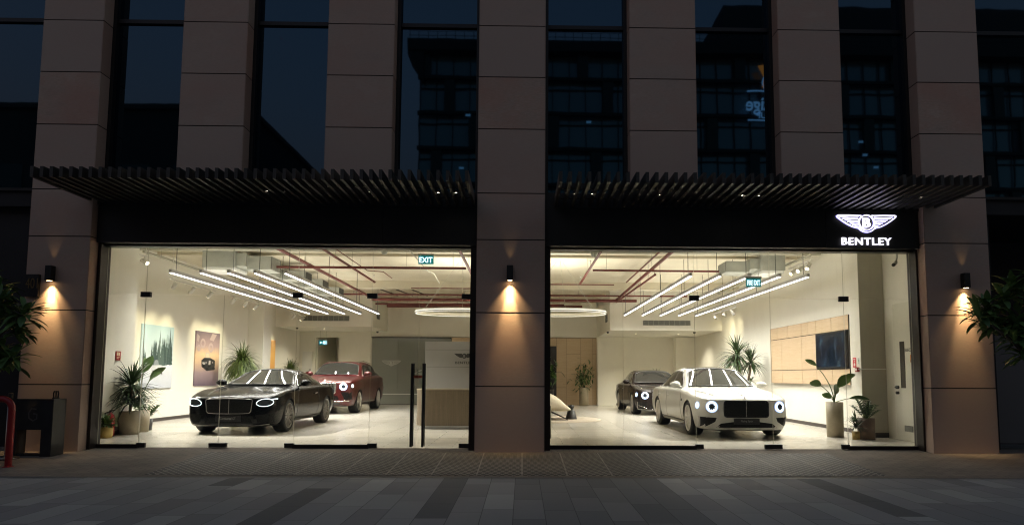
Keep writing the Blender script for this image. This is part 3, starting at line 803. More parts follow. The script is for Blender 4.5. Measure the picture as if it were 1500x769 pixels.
# safety signs
def wall_sign(loc, n, w, h, cols, label, kind):
    """small sign plate: n = outward axis ('+x','-x','-y')"""
    x, y, z = loc
    o = empty('safety_sign', loc, label, 'safety sign')
    ux, nn = {'+x': ((0,1,0), (1,0,0)), '-x': ((0,-1,0), (-1,0,0)), '-y': ((1,0,0), (0,-1,0))}[n]
    ux = Vector(ux); nn = Vector(nn); c = Vector(loc); up = Vector((0,0,1))
    b = MB(); b.prism([(-w/2,-h/2),(w/2,-h/2),(w/2,h/2),(-w/2,h/2)], c+nn*.008, ux, up, -nn*.007); b.build('plate', cols[0], o)
    b = MB()
    q = c + nn*.0095; d = -nn*.001
    if kind == 'hose':
        b.prism([(-w*.32,h*.02),(w*.02,h*.02),(w*.02,h*.38),(-w*.32,h*.38)], q, ux, up, d)
        b.prism([(w*.1,h*.0),(w*.3,h*.0),(w*.3,h*.36),(w*.1,h*.36)], q, ux, up, d)
        b.ribbon([(-w*.3,-h*.15),(w*.3,-h*.15)], h*.05, q, ux, up, d); b.ribbon([(-w*.3,-h*.28),(w*.2,-h*.28)], h*.05, q, ux, up, d)
    elif kind == 'bell':
        b.prism(circ(w*.26, 14, 0, -h*.2), q, ux, up, d)
        b.ribbon([(-w*.3,h*.32),(w*.3,h*.32)], h*.08, q, ux, up, d); b.ribbon([(0,h*.05),(0,h*.22)], w*.14, q, ux, up, d)
    else:
        for k in range(4): b.ribbon([(-w*.3,h*(.34-.2*k)),(w*.3,h*(.34-.2*k))], h*.09, q, ux, up, d)
    b.build('symbol', cols[1], o)
wall_sign((-8.315, 2.42, 1.61), '+x', .17, .19, (M['red_paint'], mat('sign_cream', (.7,.6,.4), .5)), 'red fire point sign with pale symbols above the extinguisher', 'hose')
wall_sign((7.076, 2.62, 1.55), '-x', .13, .21, (mat('sign_red', (.5,.02,.03), .4), M['white_plastic']), 'red fire sign above the red call point, beside the green notice', 'bell')
wall_sign((7.076, 2.44, 1.58), '-x', .09, .14, (M['white_plastic'], M['green_sign']), 'small green and white notice to the right of the red fire sign', 'list')
wall_sign((3.52, 17.944, 1.72), '-y', .2, .23, (mat('sign_red2', (.5,.02,.02), .4), M['white_plastic']), 'red fire point sign on the oak wall at the back', 'hose')
o = empty('call_point', (7.05, 2.48, 1.40), 'red fire alarm call point box on the pilaster, below the signs', 'call point')
b = MB(); b.box(7.03, 7.077, 2.42, 2.54, 1.35, 1.45, 0, .006); b.build('box', M['red_paint'], o)
b = MB(); b.box(7.025, 7.031, 2.455, 2.505, 1.375, 1.425); b.build('break_glass', M['white_plastic'], o)
# extinguisher
o = empty('fire_extinguisher', (-8.19, 2.08, 0), 'red fire extinguisher standing behind the mustard pot', 'fire extinguisher')
b = MB(); b.lathe([(0,.0),(.075,.01),(.08,.03),(.08,.36),(.06,.42),(.025,.45),(.025,.47),(0,.47)], (-8.19,2.08,.004), 20); b.build('cylinder', M['red_paint'], o)
b = MB(); b.box(-8.21,-8.17,2.06,2.1,.47,.52); b.tube([(-8.19,2.08,.51),(-8.08,2.04,.53)], .012, 8); b.tube([(-8.19,2.08,.5),(-8.27,2.03,.46),(-8.29,2.02,.3),(-8.28,2.02,.16)], .014, 8); b.build('valve_hose', M['black_plastic'], o)

# wall panelling with the tv on the right wall
o = empty('oak_wall_panel', (7.4, 5.9, 1.8), 'pale oak panelling fixed on the right white wall around the screen', 'wall panel')
b = MB()
F = 7.36; yA, yB2, yC = 8.33, 5.10, 3.45
rows = [(1.06,1.43,[3.45,4.3,5.16,6.05,7.45,8.33]), (1.43,2.31,[5.16,6.05,7.45,8.33]), (2.31,2.655,[3.45,4.3,5.16,5.62,6.05,6.95,7.75,8.33])]
for z0, z1, ys in rows:
    for a, c in zip(ys[:-1], ys[1:]): b.box(F, F+.03, a+.009, c-.009, z0+.009, z1-.009)
b.box(F+.012, 7.449, yC, yA, 1.062, 2.653, 1)
b.build('oak_boards', [M['oak'], M['joint']], o)
o = empty('wall_screen', (7.34, 4.3, 1.87), 'dark wall screen framed by the oak panelling', 'screen')
b = MB(); b.box(7.33, 7.372, 3.5, 5.12, 1.45, 2.30); b.build('bezel', M['black_plastic'], o)
m = mat('screen_picture', (.006,.01,.02), .12); g = NT(m); p = g.pos()
g.color(g.ramp(g.noise(g.scale(p, 1, 1.6, 1), 2.3, 4, .6), [(.35, (.002,.004,.008)), (.55, (.008,.016,.03)), (.75, (.03,.06,.09))]))
g.b.inputs['Emission Strength'].default_value = .12
g.l(g.ramp(g.noise(g.scale(p, 1, 1.6, 1), 2.3, 4, .6), [(.4, (.0,.002,.006)), (.6, (.01,.03,.06)), (.8, (.05,.1,.16))]), g.b.inputs['Emission Color'])
b = MB(); b.box(7.326, 7.3299, 3.53, 5.09, 1.48, 2.27); b.build('screen_glass', m, o)

# ------------------------------------------------------------------ ceiling services
def rod(mb, x, y, z): mb.tube([(x,y,z),(x,y,ZC)], .006, 5)
def pipe_run(pts, r, mt, label, rods=(), name='sprinkler_pipe', grp='red sprinkler pipes under the ceiling', cat='pipe', drops=()):
    o = empty(name, pts[0], label, cat, grp)
    b = MB(); b.tube(pts, r, 10); b.build('pipe_run', mt, o)
    if rods:
        b = MB()
        for x, y in rods: rod(b, x, y, pts[0][2])
        b.build('hanger_rod', M['conduit'], o)
    if drops:
        b = MB()
        for x, y in drops:
            b.tube([(x,y,pts[0][2]),(x,y,pts[0][2]+.16)], .012, 6); b.lathe([(.0,.0),(.03,.01),(.012,.05),(.0,.05)], (x,y,pts[0][2]+.16), 10)
        b.build('sprinkler_head', M['chrome'], o)
    return o
zp = 4.0
pr = M['pipe_red']
L_ = lambda s: f'dark red sprinkler pipe {s}'
pipe_run([(-6.9,5.73,zp),(-1.46,5.73,zp)], .034, pr, L_('running across the left half of the ceiling'), [(-5.6,5.73),(-4.4,5.73),(-3.0,5.73),(-1.8,5.73)])
pipe_run([(1.84,5.9,zp),(5.35,5.95,zp)], .028, pr, L_('running across the right half of the ceiling near the glass'), [(2.2,5.9),(3.4,5.92),(4.6,5.94)])
pipe_run([(-5.52,3.4,zp+.07),(-5.52,13.0,zp+.07)], .044, pr, L_('running front to back above the left light bars'), [(-5.52,5),(-5.52,8),(-5.52,11)])
pipe_run([(-4.5,3.3,zp+.06),(-4.5,8.9,zp+.06)], .032, pr, L_('with one sprinkler head, second from the left'), [(-4.5,4.5),(-4.5,7)], drops=[(-4.5,8.8)])
pipe_run([(-4.3,3.0,zp+.12),(-4.3,7.0,zp+.12),(-3.9,7.2,zp+.12),(-3.9,8.5,zp+.12)], .012, pr, L_('of slimmest gauge, kinked, beside the second left run'))
pipe_run([(-2.6,2.7,zp+.1),(-2.62,6.9,zp+.1),(-2.5,7.3,zp+.1),(-2.5,8.6,zp+.0)], .015, M['conduit'], 'thin bent cable conduit behind the exit sign', name='cable_conduit', grp='grey conduits under the ceiling')
pipe_run([(-1.43,3.4,zp+.06),(-1.42,7.4,zp+.06)], .036, pr, L_('running front to back just left of the middle pier'), [(-1.43,4.2),(-1.43,6.2)])
pipe_run([(1.78,3.5,zp+.06),(1.77,8.9,zp+.06)], .032, pr, L_('just right of the middle pier, running inwards'), [(1.78,4.6),(1.78,6.6)], drops=[(1.77,8.8),(1.78,5.9)])
pipe_run([(3.4,2.6,zp+.07),(3.5,14.2,zp+.07)], .044, pr, L_('running inwards above the right light bars, the thicker one'), [(3.4,4),(3.42,7),(3.44,10)])
pipe_run([(3.18,2.6,zp+.12),(3.2,9.0,zp+.12)], .022, pr, L_('close beside the thicker right run'))
pipe_run([(3.62,6.6,zp),(3.5,14.0,zp)], .032, pr, L_('ending in an elbow above the first right light bar'), [(3.6,7.5)], drops=[(3.62,6.7),(3.58,9)])
pipe_run([(-5.5,13.1,zp),(4.2,13.1,zp)], .055, pr, L_('crossing the back ceiling, nearer of the two thick ones'), [(-4,13.1),(-2,13.1),(.5,13.1),(2.6,13.1)])
pipe_run([(-5.4,15.4,zp),(2.4,15.4,zp)], .06, pr, L_('crossing the back ceiling, farther of the two thick ones'), [(-4.6,15.4),(-2.6,15.4),(1.5,15.4)])
pipe_run([(-2.2,3.6,4.2),(-1.0,3.6,4.2)], .012, pr, L_('short and thin, beside the exit sign'))
pipe_run([(-6.6,12.4,4.1),(5.9,12.4,4.1)], .03, pr, L_('crossing the back ceiling, in front of the two thick ones'), [(x_,12.4) for x_ in (-6,-5,-4,-3,-2,-1,1,2,3,4,5)])
pipe_run([(-5.6,14.2,3.95),(1.6,14.2,3.95)], .035, pr, L_('between the two thick ones at the back'), [(x_,14.2) for x_ in (-5,-4,-3,-2,-1,1)])
pipe_run([(-3.6,10.2,4.05),(-.9,10.2,4.05)], .018, pr, L_('short, across, above the left ring pendant'))
pipe_run([(.7,9.6,4.12),(2.9,9.6,4.12)], .018, pr, L_('short, across, above the right ring pendant'))
pipe_run([(-8.9,4.2,4.1),(-8.9,12.0,4.1)], .03, M['conduit'], 'pale conduit running inwards along the left wall top', [(-8.9,5),(-8.9,7.5),(-8.9,10)], name='cable_conduit', grp='grey conduits under the ceiling')
pipe_run([(6.9,4.2,4.15),(6.9,12.0,4.15)], .03, M['conduit'], 'pale conduit running inwards along the right wall top', [(6.9,5),(6.9,7.5),(6.9,10)], name='cable_conduit', grp='grey conduits under the ceiling')
pipe_run([(-7.0,6.9,4.2),(-7.0,10.8,4.2)], .024, pr, L_('above the first left light bars, beside the ducts'), [(-7,7.5),(-7,9.5)])
cond = pipe_run([(-9.5,4.85,4.3),(7.4,4.85,4.3)], .05, M['conduit'], 'long grey conduit crossing the ceiling just behind the glass', [(-6,4.85),(-3.4,4.85),(-2,4.85),(1.2,4.85),(3,4.85)], name='cable_conduit', grp='grey conduits under the ceiling')
# loose cables / unistrut at the back
b = MB()
for k in range(3):
    x = -5.0+k*.55; b.tube([(x,12.2,4.25),(x+.35,13.6,4.2)], .025, 5)
b.tube([(-4.6,12.1,4.36),(-2.8,12.1,4.38)], .035, 6); b.tube([(.8,12.1,4.36),(3.1,12.1,4.36)], .03, 6)
tag(b.build('cable_tray', M['pipe_dark']), 'dark cable tray and loose conduits under the ceiling at the back', 'cable tray')
# smoke detectors
for x, y, lab in ((-3.35, 4.6, 'small grey smoke detector dome left of the exit sign'), (1.75, 4.75, 'small grey smoke detector dome on the right half of the ceiling')):
    b = MB(); b.lathe([(.0,-.14),(.05,-.13),(.085,-.06),(.09,0),(0,0)], (x,y,4.28), 20); b.tube([(x,y,4.28),(x,y,ZC)], .02, 8)
    tag(b.build('smoke_detector', M['galv'], loc=(x,y,4.2)), lab, 'smoke detector', 'smoke detectors')
# ducted air units
def air_unit(x0, x1, y0, y1, z0, z1, sx, label):
    o = empty('ceiling_air_unit', ((x0+x1)/2, y0, z0), label, 'air unit', 'galvanised ceiling air units')
    b = MB(); b.box(x0, x1, y0, y1, z0, z1, 0, .01); b.build('unit_casing', M['galv'], o)
    b = MB(); b.box(x0+.03, x1-.03, y0+.04, y1-.02, z0-.06, z0-.002); b.build('drip_tray', M['white_plastic'], o)
    d = MB()
    s = 1 if sx > 0 else -1
    xa = x1 if s > 0 else x0
    d.box(xa, xa+s*.25, y0+.1, y1-.05, z0+.05, z1-.08); d.box(xa+s*.25, xa+s*.85, y0+.16, y1-.06, z0-.02, z1-.14)
    d.build('duct', M['galv'], o)
    v = MB(); xb = xa+s*.86
    for k in range(14): v.box(xb-.008, xb+.008, y0+.18+k*(y1-y0-.3)/14, y0+.20+k*(y1-y0-.3)/14, z0, z1-.16)
    v.box(xb-.004, xb+.004, y0+.17, y1-.07, z0, z1-.16, 1); v.build('outlet_grille', [M['galv'], M['grille']], o)
    r = MB()
    for x in (x0+.05, x1-.05):
        for y in (y0+.06, y1-.06): rod(r, x, y, z1)
    r.build('hanger_rod', M['conduit'], o)
air_unit(-8.0, -7.2, 5.2, 6.1, 3.90, 4.36, 1, 'galvanised air unit hanging above the left light bars')
air_unit(6.05, 6.66, 5.2, 6.1, 3.92, 4.32, -1, 'galvanised air unit hanging above the right light bars, behind the fire exit sign')
# further grilles of the left duct run
b = MB()
for y in (7.6, 9.3, 11.2):
    b.box(-6.9, -6.2, y, y+.6, 3.95, 4.2, 0)
    for k in range(8): b.box(-6.2, -6.18, y+.04+k*.07, y+.075+k*.07, 3.98, 4.17, 1)
b.box(-7.3, -6.9, 6.1, 13, 3.98, 4.3, 0)
tag(b.build('supply_duct', [M['galv'], M['grille']]), 'long pale supply duct with side grilles above the left light bars', 'duct')

# ------------------------------------------------------------------ luminaires
def light_bar(x, y0, y1, z, label, grp):
    o = empty('light_bar', (x, y0, z), label, 'light bar', grp)
    h = MB(); h.box(x-.032, x+.032, y0, y1, z, z+.075); h.build('bar_housing', M['alu'], o)
    l = MB(); l.box(x-.021, x+.021, y0+.02, y1-.02, z-.014, z-.001); l.build('light_diffuser', M['led'], o)
    ld = bpy.data.lights.new('bar_light', 'AREA'); ld.shape = 'RECTANGLE'; ld.size = .042; ld.size_y = y1-y0-.1; ld.energy = BAR; ld.spread = radians(138); ld.color = (1,.95,.875)
    lo = bpy.data.objects.new('bar_light', ld); COL.objects.link(lo); lo.parent = o; lo.location = (0, (y1-y0)/2, -.018)
    lu = bpy.data.lights.new('bar_ceiling_fill', 'AREA'); lu.shape = 'RECTANGLE'; lu.size = .055; lu.size_y = y1-y0-.1; lu.energy = UP; lu.color = (1,.93,.80)  # added upward fill that brightens ceiling and walls
    lq = bpy.data.objects.new('bar_ceiling_fill', lu); COL.objects.link(lq); lq.parent = o; lq.location = (0, (y1-y0)/2, .079); lq.rotation_euler = (pi, 0, 0)
    w = MB()
    for k in range(4):
        y = y0+.25+(y1-y0-.5)*k/3; w.tube([(x,y,z+.075),(x,y,ZC)], .007, 5)
    w.build('suspension_wire', M['black_plastic'], o)
    return o
nm5 = ['first', 'second', 'third', 'fourth', 'fifth']
for i, x in enumerate((-7.70,-7.04,-6.44,-5.86,-5.20)):
    light_bar(x, 3.12, 12.95, 3.45, f'long glowing linear pendant above the black coupe, {nm5[i]} from the left wall', 'linear light bars on the left side')
for i, x in enumerate((3.72,4.37,5.03,5.70,6.33)):
    light_bar(x, 3.08, 12.9, 3.45, f'long glowing linear pendant above the white sedan, {nm5[i]} from the middle pier', 'linear light bars on the right side')
def ring_lamp(x, y, z, R, label):
    o = empty('ring_pendant', (x, y, z), label, 'pendant lamp', 'large ring pendants')
    a = MB(); a.lathe([(R-.035,.0),(R,.0),(R,.085),(R-.035,.085),(R-.035,.0)], (x,y,z), 96)
    l = MB(); l.lathe([(R-.03,-.012),(R-.005,-.012),(R-.005,-.002),(R-.03,-.002),(R-.03,-.012)], (x,y,z), 96)
    l.lathe([(R+.002,.03),(R+.008,.03),(R+.008,.055),(R+.002,.055),(R+.002,.03)], (x,y,z), 96)
    for q_ in (a, l): q_.v = [(v[0], y+(v[1]-y)*.7, v[2]) for v in q_.v]
    a.build('ring_body', M['acrylic'], o)
    l.build('light_ring', M['ring_led'], o)
    la = bpy.data.lights.new('ring_ceiling_fill', 'AREA'); la.shape = 'ELLIPSE'; la.size = 2*R-.1; la.size_y = 1.4*R-.1; la.energy = RING; la.color = (1,.94,.82)  # added upward fill inside the ring for the middle of the ceiling
    lo = bpy.data.objects.new('ring_ceiling_fill', la); COL.objects.link(lo); lo.parent = o; lo.location = (0, 0, .09); lo.rotation_euler = (pi, 0, 0)
    w = MB()
    for k in range(3):
        th = .6+2*pi*k/3; w.tube([(x+(R-.02)*cos(th),y+(R-.02)*sin(th)*.7,z+.08),(x+.1*cos(th),y+.1*sin(th),ZC)], .004, 4)
    w.build('suspension_wire', M['conduit'], o)
ring_lamp(-1.71, 7.38, 2.98, 1.3, 'glowing white ring pendant left of the middle pier, above the reception desk')
ring_lamp(1.05, 7.25, 2.98, 1.3, 'glowing white ring pendant right of the middle pier, above the armchair')

def spot(loc, tgt, e, ang=58, blend=1., col=(1,.86,.55), parent=None, size=.03):
    ld = bpy.data.lights.new('spot_light', 'SPOT'); ld.energy = e; ld.color = col; ld.spot_size = radians(ang); ld.spot_blend = blend; ld.shadow_soft_size = size
    lo = bpy.data.objects.new('spot_light', ld); COL.objects.link(lo)
    d = Vector(tgt)-Vector(loc)
    lo.rotation_euler = d.to_track_quat('-Z', 'Y').to_euler()
    if parent: lo.parent = parent; lo.location = Vector(loc)-wloc(parent)
    else: lo.location = loc
    return lo
def track(x, y0, y1, z, heads, label, grp='white track spotlight rails'):
    """heads: (y, target, energy or 0)"""
    o = empty('track_light', (x, y0, z), label, 'track light', grp)
    r = MB(); r.box(x-.018, x+.018, y0, y1, z+.12, z+.15)
    for y in (y0+.1, y1-.1): r.tube([(x,y,z+.15),(x,y,ZC)], .006, 5)
    r.build('track_rail', M['spot_white'], o)
    for y, tgt, e, *ag in heads:
        p0 = Vector((x, y, z)); d = (Vector(tgt)-p0).normalized()
        h = MB(); h.tube([p0-d*.09, p0+d*.09], .05, 14); h.tube([p0, (x,y,z+.12)], .014, 8); ho = h.build('spot_head', M['spot_white'], o)
        c = p0+d*.092
        l = MB(); l.tube([c, c+d*.003], .04, 14); l.build('spot_lens', M['lens_lit'] if e else M['off_lens'], ho)
        if e: spot(p0+d*.11, tgt, e, *ag, **(dict(blend=1., col=(1,.93,.80)) if ag else {}), parent=o)
EW = 110
track(-8.45, 4.6, 7.0, 3.38, [(4.8,(-9.65,5.45,2.1),EW),(5.7,(-9.65,6.2,2.1),EW),(6.7,(-9.65,6.9,2.1),EW)], 'white rail of three spots lighting the snowy poster')
track(-8.45, 8.0, 10.2, 3.38, [(8.2,(-9.65,8.75,2.1),EW),(9.1,(-9.65,9.4,2.1),EW),(9.9,(-9.65,10.0,2.1),EW)], 'white rail of three spots lighting the vintage car poster')
track(-8.45, 13.2, 14.9, 3.38, [(13.5,(-9.65,13.9,2.1),EW*.8),(14.5,(-9.65,14.5,2.1),EW)], 'white rail of spots lighting the orange poster, farthest along the left wall')
track(6.6, 9.0, 11.6, 3.25, [(9.4,(7.45,9.0,1.6),0),(10.3,(7.45,11.9,2.75),EW*.9),(11.3,(7.45,12.6,2.75),EW)], 'white rail of spots lighting the corner above the tall dracaena')
track(6.9, 4.2, 5.6, 3.9, [(4.4,(4.0,2.2,0),FR,74),(4.9,(1.8,2.4,0),FR*1.5,70),(5.3,(1.4,4.6,0),FR*1.2,70)], 'white track spots near the top right of the ceiling', 'white track spotlight rails')  # heads given added flood light to brighten the front floor
track(-9.0, 3.5, 4.6, 3.9, [(3.6,(-5.8,2.0,0),FR*.5,74),(4.0,(-3.6,2.2,0),FR*1.2,72),(4.45,(-1.6,2.6,0),FR*1.7,66)], 'white track spots in the top left corner of the ceiling', 'white track spotlight rails')  # added flood light for the front floor from the left heads
track(.75, 11.0, 12.2, 3.2, [(11.4,(.4,16,1.2),0),(11.8,(1.4,16,1.2),0)], 'white twin spots hanging under the right ring pendant')
track(-1.0, 11.0, 11.8, 3.2, [(11.4,(-1.4,16,1.2),0)], 'single white spot hanging under the left ring pendant')
def downlight(x, y, z, e, label):
    o = empty('recessed_downlight', (x, y, z), label, 'downlight', 'recessed downlights in the bulkheads')
    b = MB(); b.lathe([(.075,-.004),(.05,-.006),(.05,-.001)], (x,y,z), 20); b.build('trim_ring', M['white_plastic'], o)
    b = MB(); b.lathe([(0,-.002),(.05,-.002)], (x,y,z), 20); b.build('lens', M['lens_lit'], o)
    spot((x,y,z-.02), (x,y-.3,0), e, 140, .9, (1,.9,.72), o)
downlight(-8.1, 16.2, 3.13, 260, 'small round lit downlight above the red suv')
downlight(4.55, 15.4, 2.945, 330, 'small round lit downlight above the dark sedan')
downlight(6.3, 15.6, 2.945, 240, 'small round lit downlight behind the white sedan, right bulkhead')

# hanging exit signs
def hang_sign(x, y, z, w, h, txt, label):
    o = empty('exit_sign', (x, y, z), label, 'exit sign')
    b = MB(); b.box(x-w/2, x+w/2, y-.015, y+.015, z-h/2, z+h/2, 0, .003); b.build('sign_panel', M['teal'], o)
    b = MB(); b.box(x-w/2-.01, x+w/2+.01, y-.03, y+.03, z+h/2, z+h/2+.035)
    for q in (-w*.35, w*.35): b.tube([(x+q,y,z+h/2+.03),(x+q,y,ZC)], .005, 5)
    b.build('sign_hanger', M['conduit'], o)
    b = MB()
    if txt: text(b, txt, (x,y-.0155,z-.004), (1,0,0), (0,0,1), (0,-1,0), w*.86, h*.62, .003, 0, .018)
    else:
        up = (0,0,1); q = (x,y-.018,z)
        b.ribbon([(-w*.3,0),(-w*.05,0)], h*.12, q, (1,0,0), up, (0,.002,0)); b.prism([(-w*.38,0),(-w*.26,h*.2),(-w*.26,-h*.2)][::-1], q, (1,0,0), up, (0,.002,0))
        b.prism(circ(h*.11, 10, w*.12, h*.26), q, (1,0,0), up, (0,.002,0)); b.ribbon([(w*.13,h*.15),(w*.1,-h*.05),(w*.02,-h*.3)], h*.13, q, (1,0,0), up, (0,.002,0)); b.ribbon([(w*.1,-h*.05),(w*.2,-h*.2),(w*.24,-h*.36)], h*.1, q, (1,0,0), up, (0,.002,0)); b.ribbon([(w*.0,h*.05),(w*.13,h*.12),(w*.24,h*.0)], h*.08, q, (1,0,0), up, (0,.002,0))
        b.ribbon([(w*.3,-h*.35),(w*.3,h*.35),(w*.42,h*.35),(w*.42,-h*.35)], h*.06, q, (1,0,0), up, (0,.002,0))
    b.build('sign_letters', M['sign_glow'], o)
hang_sign(-2.04, 2.5, 3.665, .32, .185, 'EXIT', 'teal hanging sign reading EXIT in glowing letters')
hang_sign(4.46, 1.2, 3.045, .285, .165, 'FIRE EXIT', 'teal hanging sign reading FIRE EXIT in glowing letters')
hang_sign(-8.5, 17.5, 2.62, .36, .2, '', 'small teal running man exit sign in front of the back doorway')
# cctv
def camera_dome(x, y, z, label):
    b = MB(); b.lathe([(0,-.07),(.035,-.06),(.05,-.02),(.05,0),(0,0)], (x,y,z), 18)
    tag(b.build('dome_camera', M['black_plastic'], loc=(x,y,z)), label, 'camera', 'small dome cameras')
camera_dome(-9.0, 15.6, 3.13, 'small black dome camera under the left bulkhead')
camera_dome(-5.75, 15.4, 2.98, 'small black dome camera right of the left bulkhead')
camera_dome(3.2, 13.6, 2.9, 'small black dome camera at the left corner of the right bulkhead')
camera_dome(6.6, 14.2, 2.945, 'small black dome camera under the right bulkhead')
o = empty('security_camera', (6.75, .3, 3.3), 'pale bullet camera on a bracket at the top right corner of the glass', 'camera')
b = MB(); b.tube([(6.66,.2,3.25),(6.76,.32,3.31)], .035, 14); b.build('camera_body', M['white_plastic'], o)
b = MB(); b.tube([(6.64,.18,3.24),(6.67,.21,3.256)], .032, 14); b.build('camera_lens', M['black_plastic'], o)
b = MB(); b.tube([(6.76,.32,3.31),(6.8,.34,3.42),(6.8,.34,3.5)], .018, 8); b.build('bracket', M['white_plastic'], o)

# ------------------------------------------------------------------ posters (flat printed pictures)
def poster(y0, y1, z0, z1, label, painter):
    o = empty('wall_poster', (XL+.03, (y0+y1)/2, (z0+z1)/2), label, 'poster')
    b = MB(); b.box(XL+.004, XL+.035, y0, y1, z0, z1, 0); cv = b.build('canvas', painter['bg'], o)
    W = y1-y0; H = z1-z0
    fr = ((XL+.0365, y0, z0), (0, W, 0), (0, 0, H), (-.001, 0, 0))
    painter['fn'](o, fr)
def pf(mb, poly, fr, lift=0, mt=0):
    o_ = Vector(fr[0]) + Vector((lift, 0, 0)); mb.prism(poly, o_, fr[1], fr[2], fr[3], mt)
def gradmat(name, z0, z1, stops, nz=.12, ns=3):
    m = mat(name, (.5,)*3, .6); g = NT(m); p = g.pos()
    s = g.n('ShaderNodeSeparateXYZ'); g.l(p, s.inputs[0])
    t = g.math('DIVIDE', g.math('SUBTRACT', s.outputs[2], z0), z1-z0)
    t = g.math('ADD', t, g.math('MULTIPLY', g.math('SUBTRACT', g.noise(p, ns, 4), .5), nz))
    g.color(g.ramp(t, stops)); return m
def car_picture(mb, fr, cx, cy, s, mts, lift):
    """little three quarter car: body, glass, grille, wheels, lamps"""
    body, glass, dark, lamp = mts
    q = lambda pts: [(cx+x*s, cy+y*s*.98) for x, y in pts]
    pf(mb, q([(-.95,.1),(-.9,-.25),(-.3,-.42),(.75,-.4),(.95,-.2),(.95,.2),(.8,.34),(.2,.38),(-.6,.34)]), fr, lift, body)
    pf(mb, q([(-.55,.33),(.25,.36),(.1,.72),(-.15,.78),(-.42,.72)]), fr, lift+.0015, glass)
    pf(mb, q([(.1,-.12),(.62,-.12),(.66,.14),(.06,.14)]), fr, lift+.0015, dark)
    pf(mb, q([(-.05,-.36),(.8,-.36),(.75,-.24),(0,-.24)]), fr, lift+.0015, dark)
    for x, y, r in ((-.62,-.22,.17), (-.08,-.36,.12), (.8,-.36,.1)): pf(mb, q([(x+r*.6*cos(a), y+r*cos(a+pi/2)) for a in [-2*pi*i/12 for i in range(12)]]), fr, lift+.002, dark)
    for x in (-.08, .76): pf(mb, q(circ(.085, 10, x, .1)), fr, lift+.002, lamp)
def snow(o, fr):
    rnd = random.Random(3)
    b = MB()
    for k in range(46):
        x = .03+.95*rnd.random()**.72; base = .36+.05*rnd.random(); h = (.2+.3*rnd.random()) * (.45+.85*x)
        if k in (5, 17): x, h = (.56,.56) if k == 5 else (.82,.46)
        w = .075+.03*rnd.random(); x = min(max(x, .05), .945)
        pts = [(x-w*.5, base)]; n = 6
        for i in range(n):
            t = i/n; pts += [(x-w*(1-t)*.55, base+h*t), (x-w*(1-t)*.28, base+h*(t+.09))]
        pts.append((x, min(.985, base+h*1.02)))
        for i in reversed(range(n)):
            t = i/n; pts += [(x+w*(1-t)*.28, base+h*(t+.09)), (x+w*(1-t)*.55, base+h*t)]
        pts.append((x+w*.5, base))
        pf(b, [(a, min(c, .985)) for a, c in pts][::-1], fr, .0008+.00003*k, k % 2)
    b.build('printed_trees', [mat('print_tree', (.03,.06,.055), .6), mat('print_tree_pale', (.07,.11,.10), .6)], o)
    b = MB(); pf(b, [(.0,.30),(.0,.36),(.3,.34),(.5,.37),(.7,.35),(.85,.38),(1,.36),(1,.0),(0,0)][::-1], fr, .003)
    b.build('printed_snow', gradmat('print_snow', .85, 1.5, [(0,(.50,.53,.60)), (.6,(.62,.65,.70)), (1,(.74,.77,.80))], .3, 5), o)
    b = MB(); car_picture(b, fr, .5, .30, .20, (0,1,2,3), .005)
    b.build('printed_car', [mat('print_silver', (.55,.58,.60), .5), mat('print_glass', (.25,.28,.3), .5), mat('print_dark', (.05,.05,.055), .6), M['white_plastic']], o)
poster(5.62, 7.2, .87, 2.52, 'tall poster of a pale suv driving through snowy pines', dict(bg=gradmat('print_sky', 1.4, 2.6, [(0,(.62,.70,.71)), (.6,(.52,.66,.71)), (1,(.42,.59,.67))]), fn=snow))
def vintage(o, fr):
    b = MB()
    for x, y, r in ((.28,.78,.07),(.62,.71,.07),(.12,.69,.04)): b.ribbon([(x+r*1.2*cos(a), y+r*sin(a)) for a in [2*pi*i/14 for i in range(14)]], .045, Vector(fr[0])+Vector((.0006,0,0)), fr[1], fr[2], fr[3], 0, True)
    pf(b, [(.55,.86),(.72,.84),(.86,.97),(.66,.98)], fr, .001, 0)
    pf(b, [(.03,.82),(.1,.80),(.14,.9),(.03,.95)], fr, .001, 0)
    b.build('printed_medallions', mat('print_mauve', (.42,.33,.33), .6), o)
    b = MB(); q = lambda pts: [(.53+x*.3, .42+y*.16) for x, y in pts]
    pf(b, q([(-.95,.3),(-.9,-.4),(-.2,-.9),(.75,-.8),(.98,-.3),(.95,.35),(.3,.62),(-.6,.6)]), fr, .001, 0)
    pf(b, q([(-.5,.6),(.22,.62),(.1,1.25),(-.34,1.25)]), fr, .0015, 1)
    pf(b, q([(-.42,.66),(.15,.68),(.06,1.14),(-.28,1.14)]), fr, .0022, 3)
    pf(b, q([(.0,-.5),(.35,-.45),(.38,.35),(.05,.35)]), fr, .002, 2)
    for x, y in ((-.3,.05),(.62,.1)): pf(b, q(circ(.085, 12, x, y)), fr, .0025, 1)
    pf(b, q([(.04,-.2),(.32,-.18),(.34,.3),(.08,.32)]), fr, .0026, 1)
    pf(b, q([(-.9,.05),(-.55,.12),(-.4,-.1),(-.6,-.22)]), fr, .0026, 1)
    for x, y in ((-.7,-.35),(-.1,-.72),(.8,-.6)): pf(b, q(circ(.2, 12, x, y)), fr, .003, 2)
    b.build('printed_car', [mat('print_black', (.02,.02,.022), .4), mat('print_chrome', (.4,.38,.36), .4), mat('print_black2', (.008,.008,.009), .5), mat('print_glow', (.7,.5,.35), .5)], o)
poster(8.5, 10.08, .9, 2.53, 'tall poster of a black vintage car under a mauve sky', dict(bg=gradmat('print_dusk', .9, 2.5, [(0,(.10,.07,.10)), (.25,(.26,.19,.20)), (.42,(.55,.38,.25)), (.58,(.72,.50,.30)), (.75,(.36,.26,.27)), (1,(.17,.13,.16))], .12), fn=vintage))
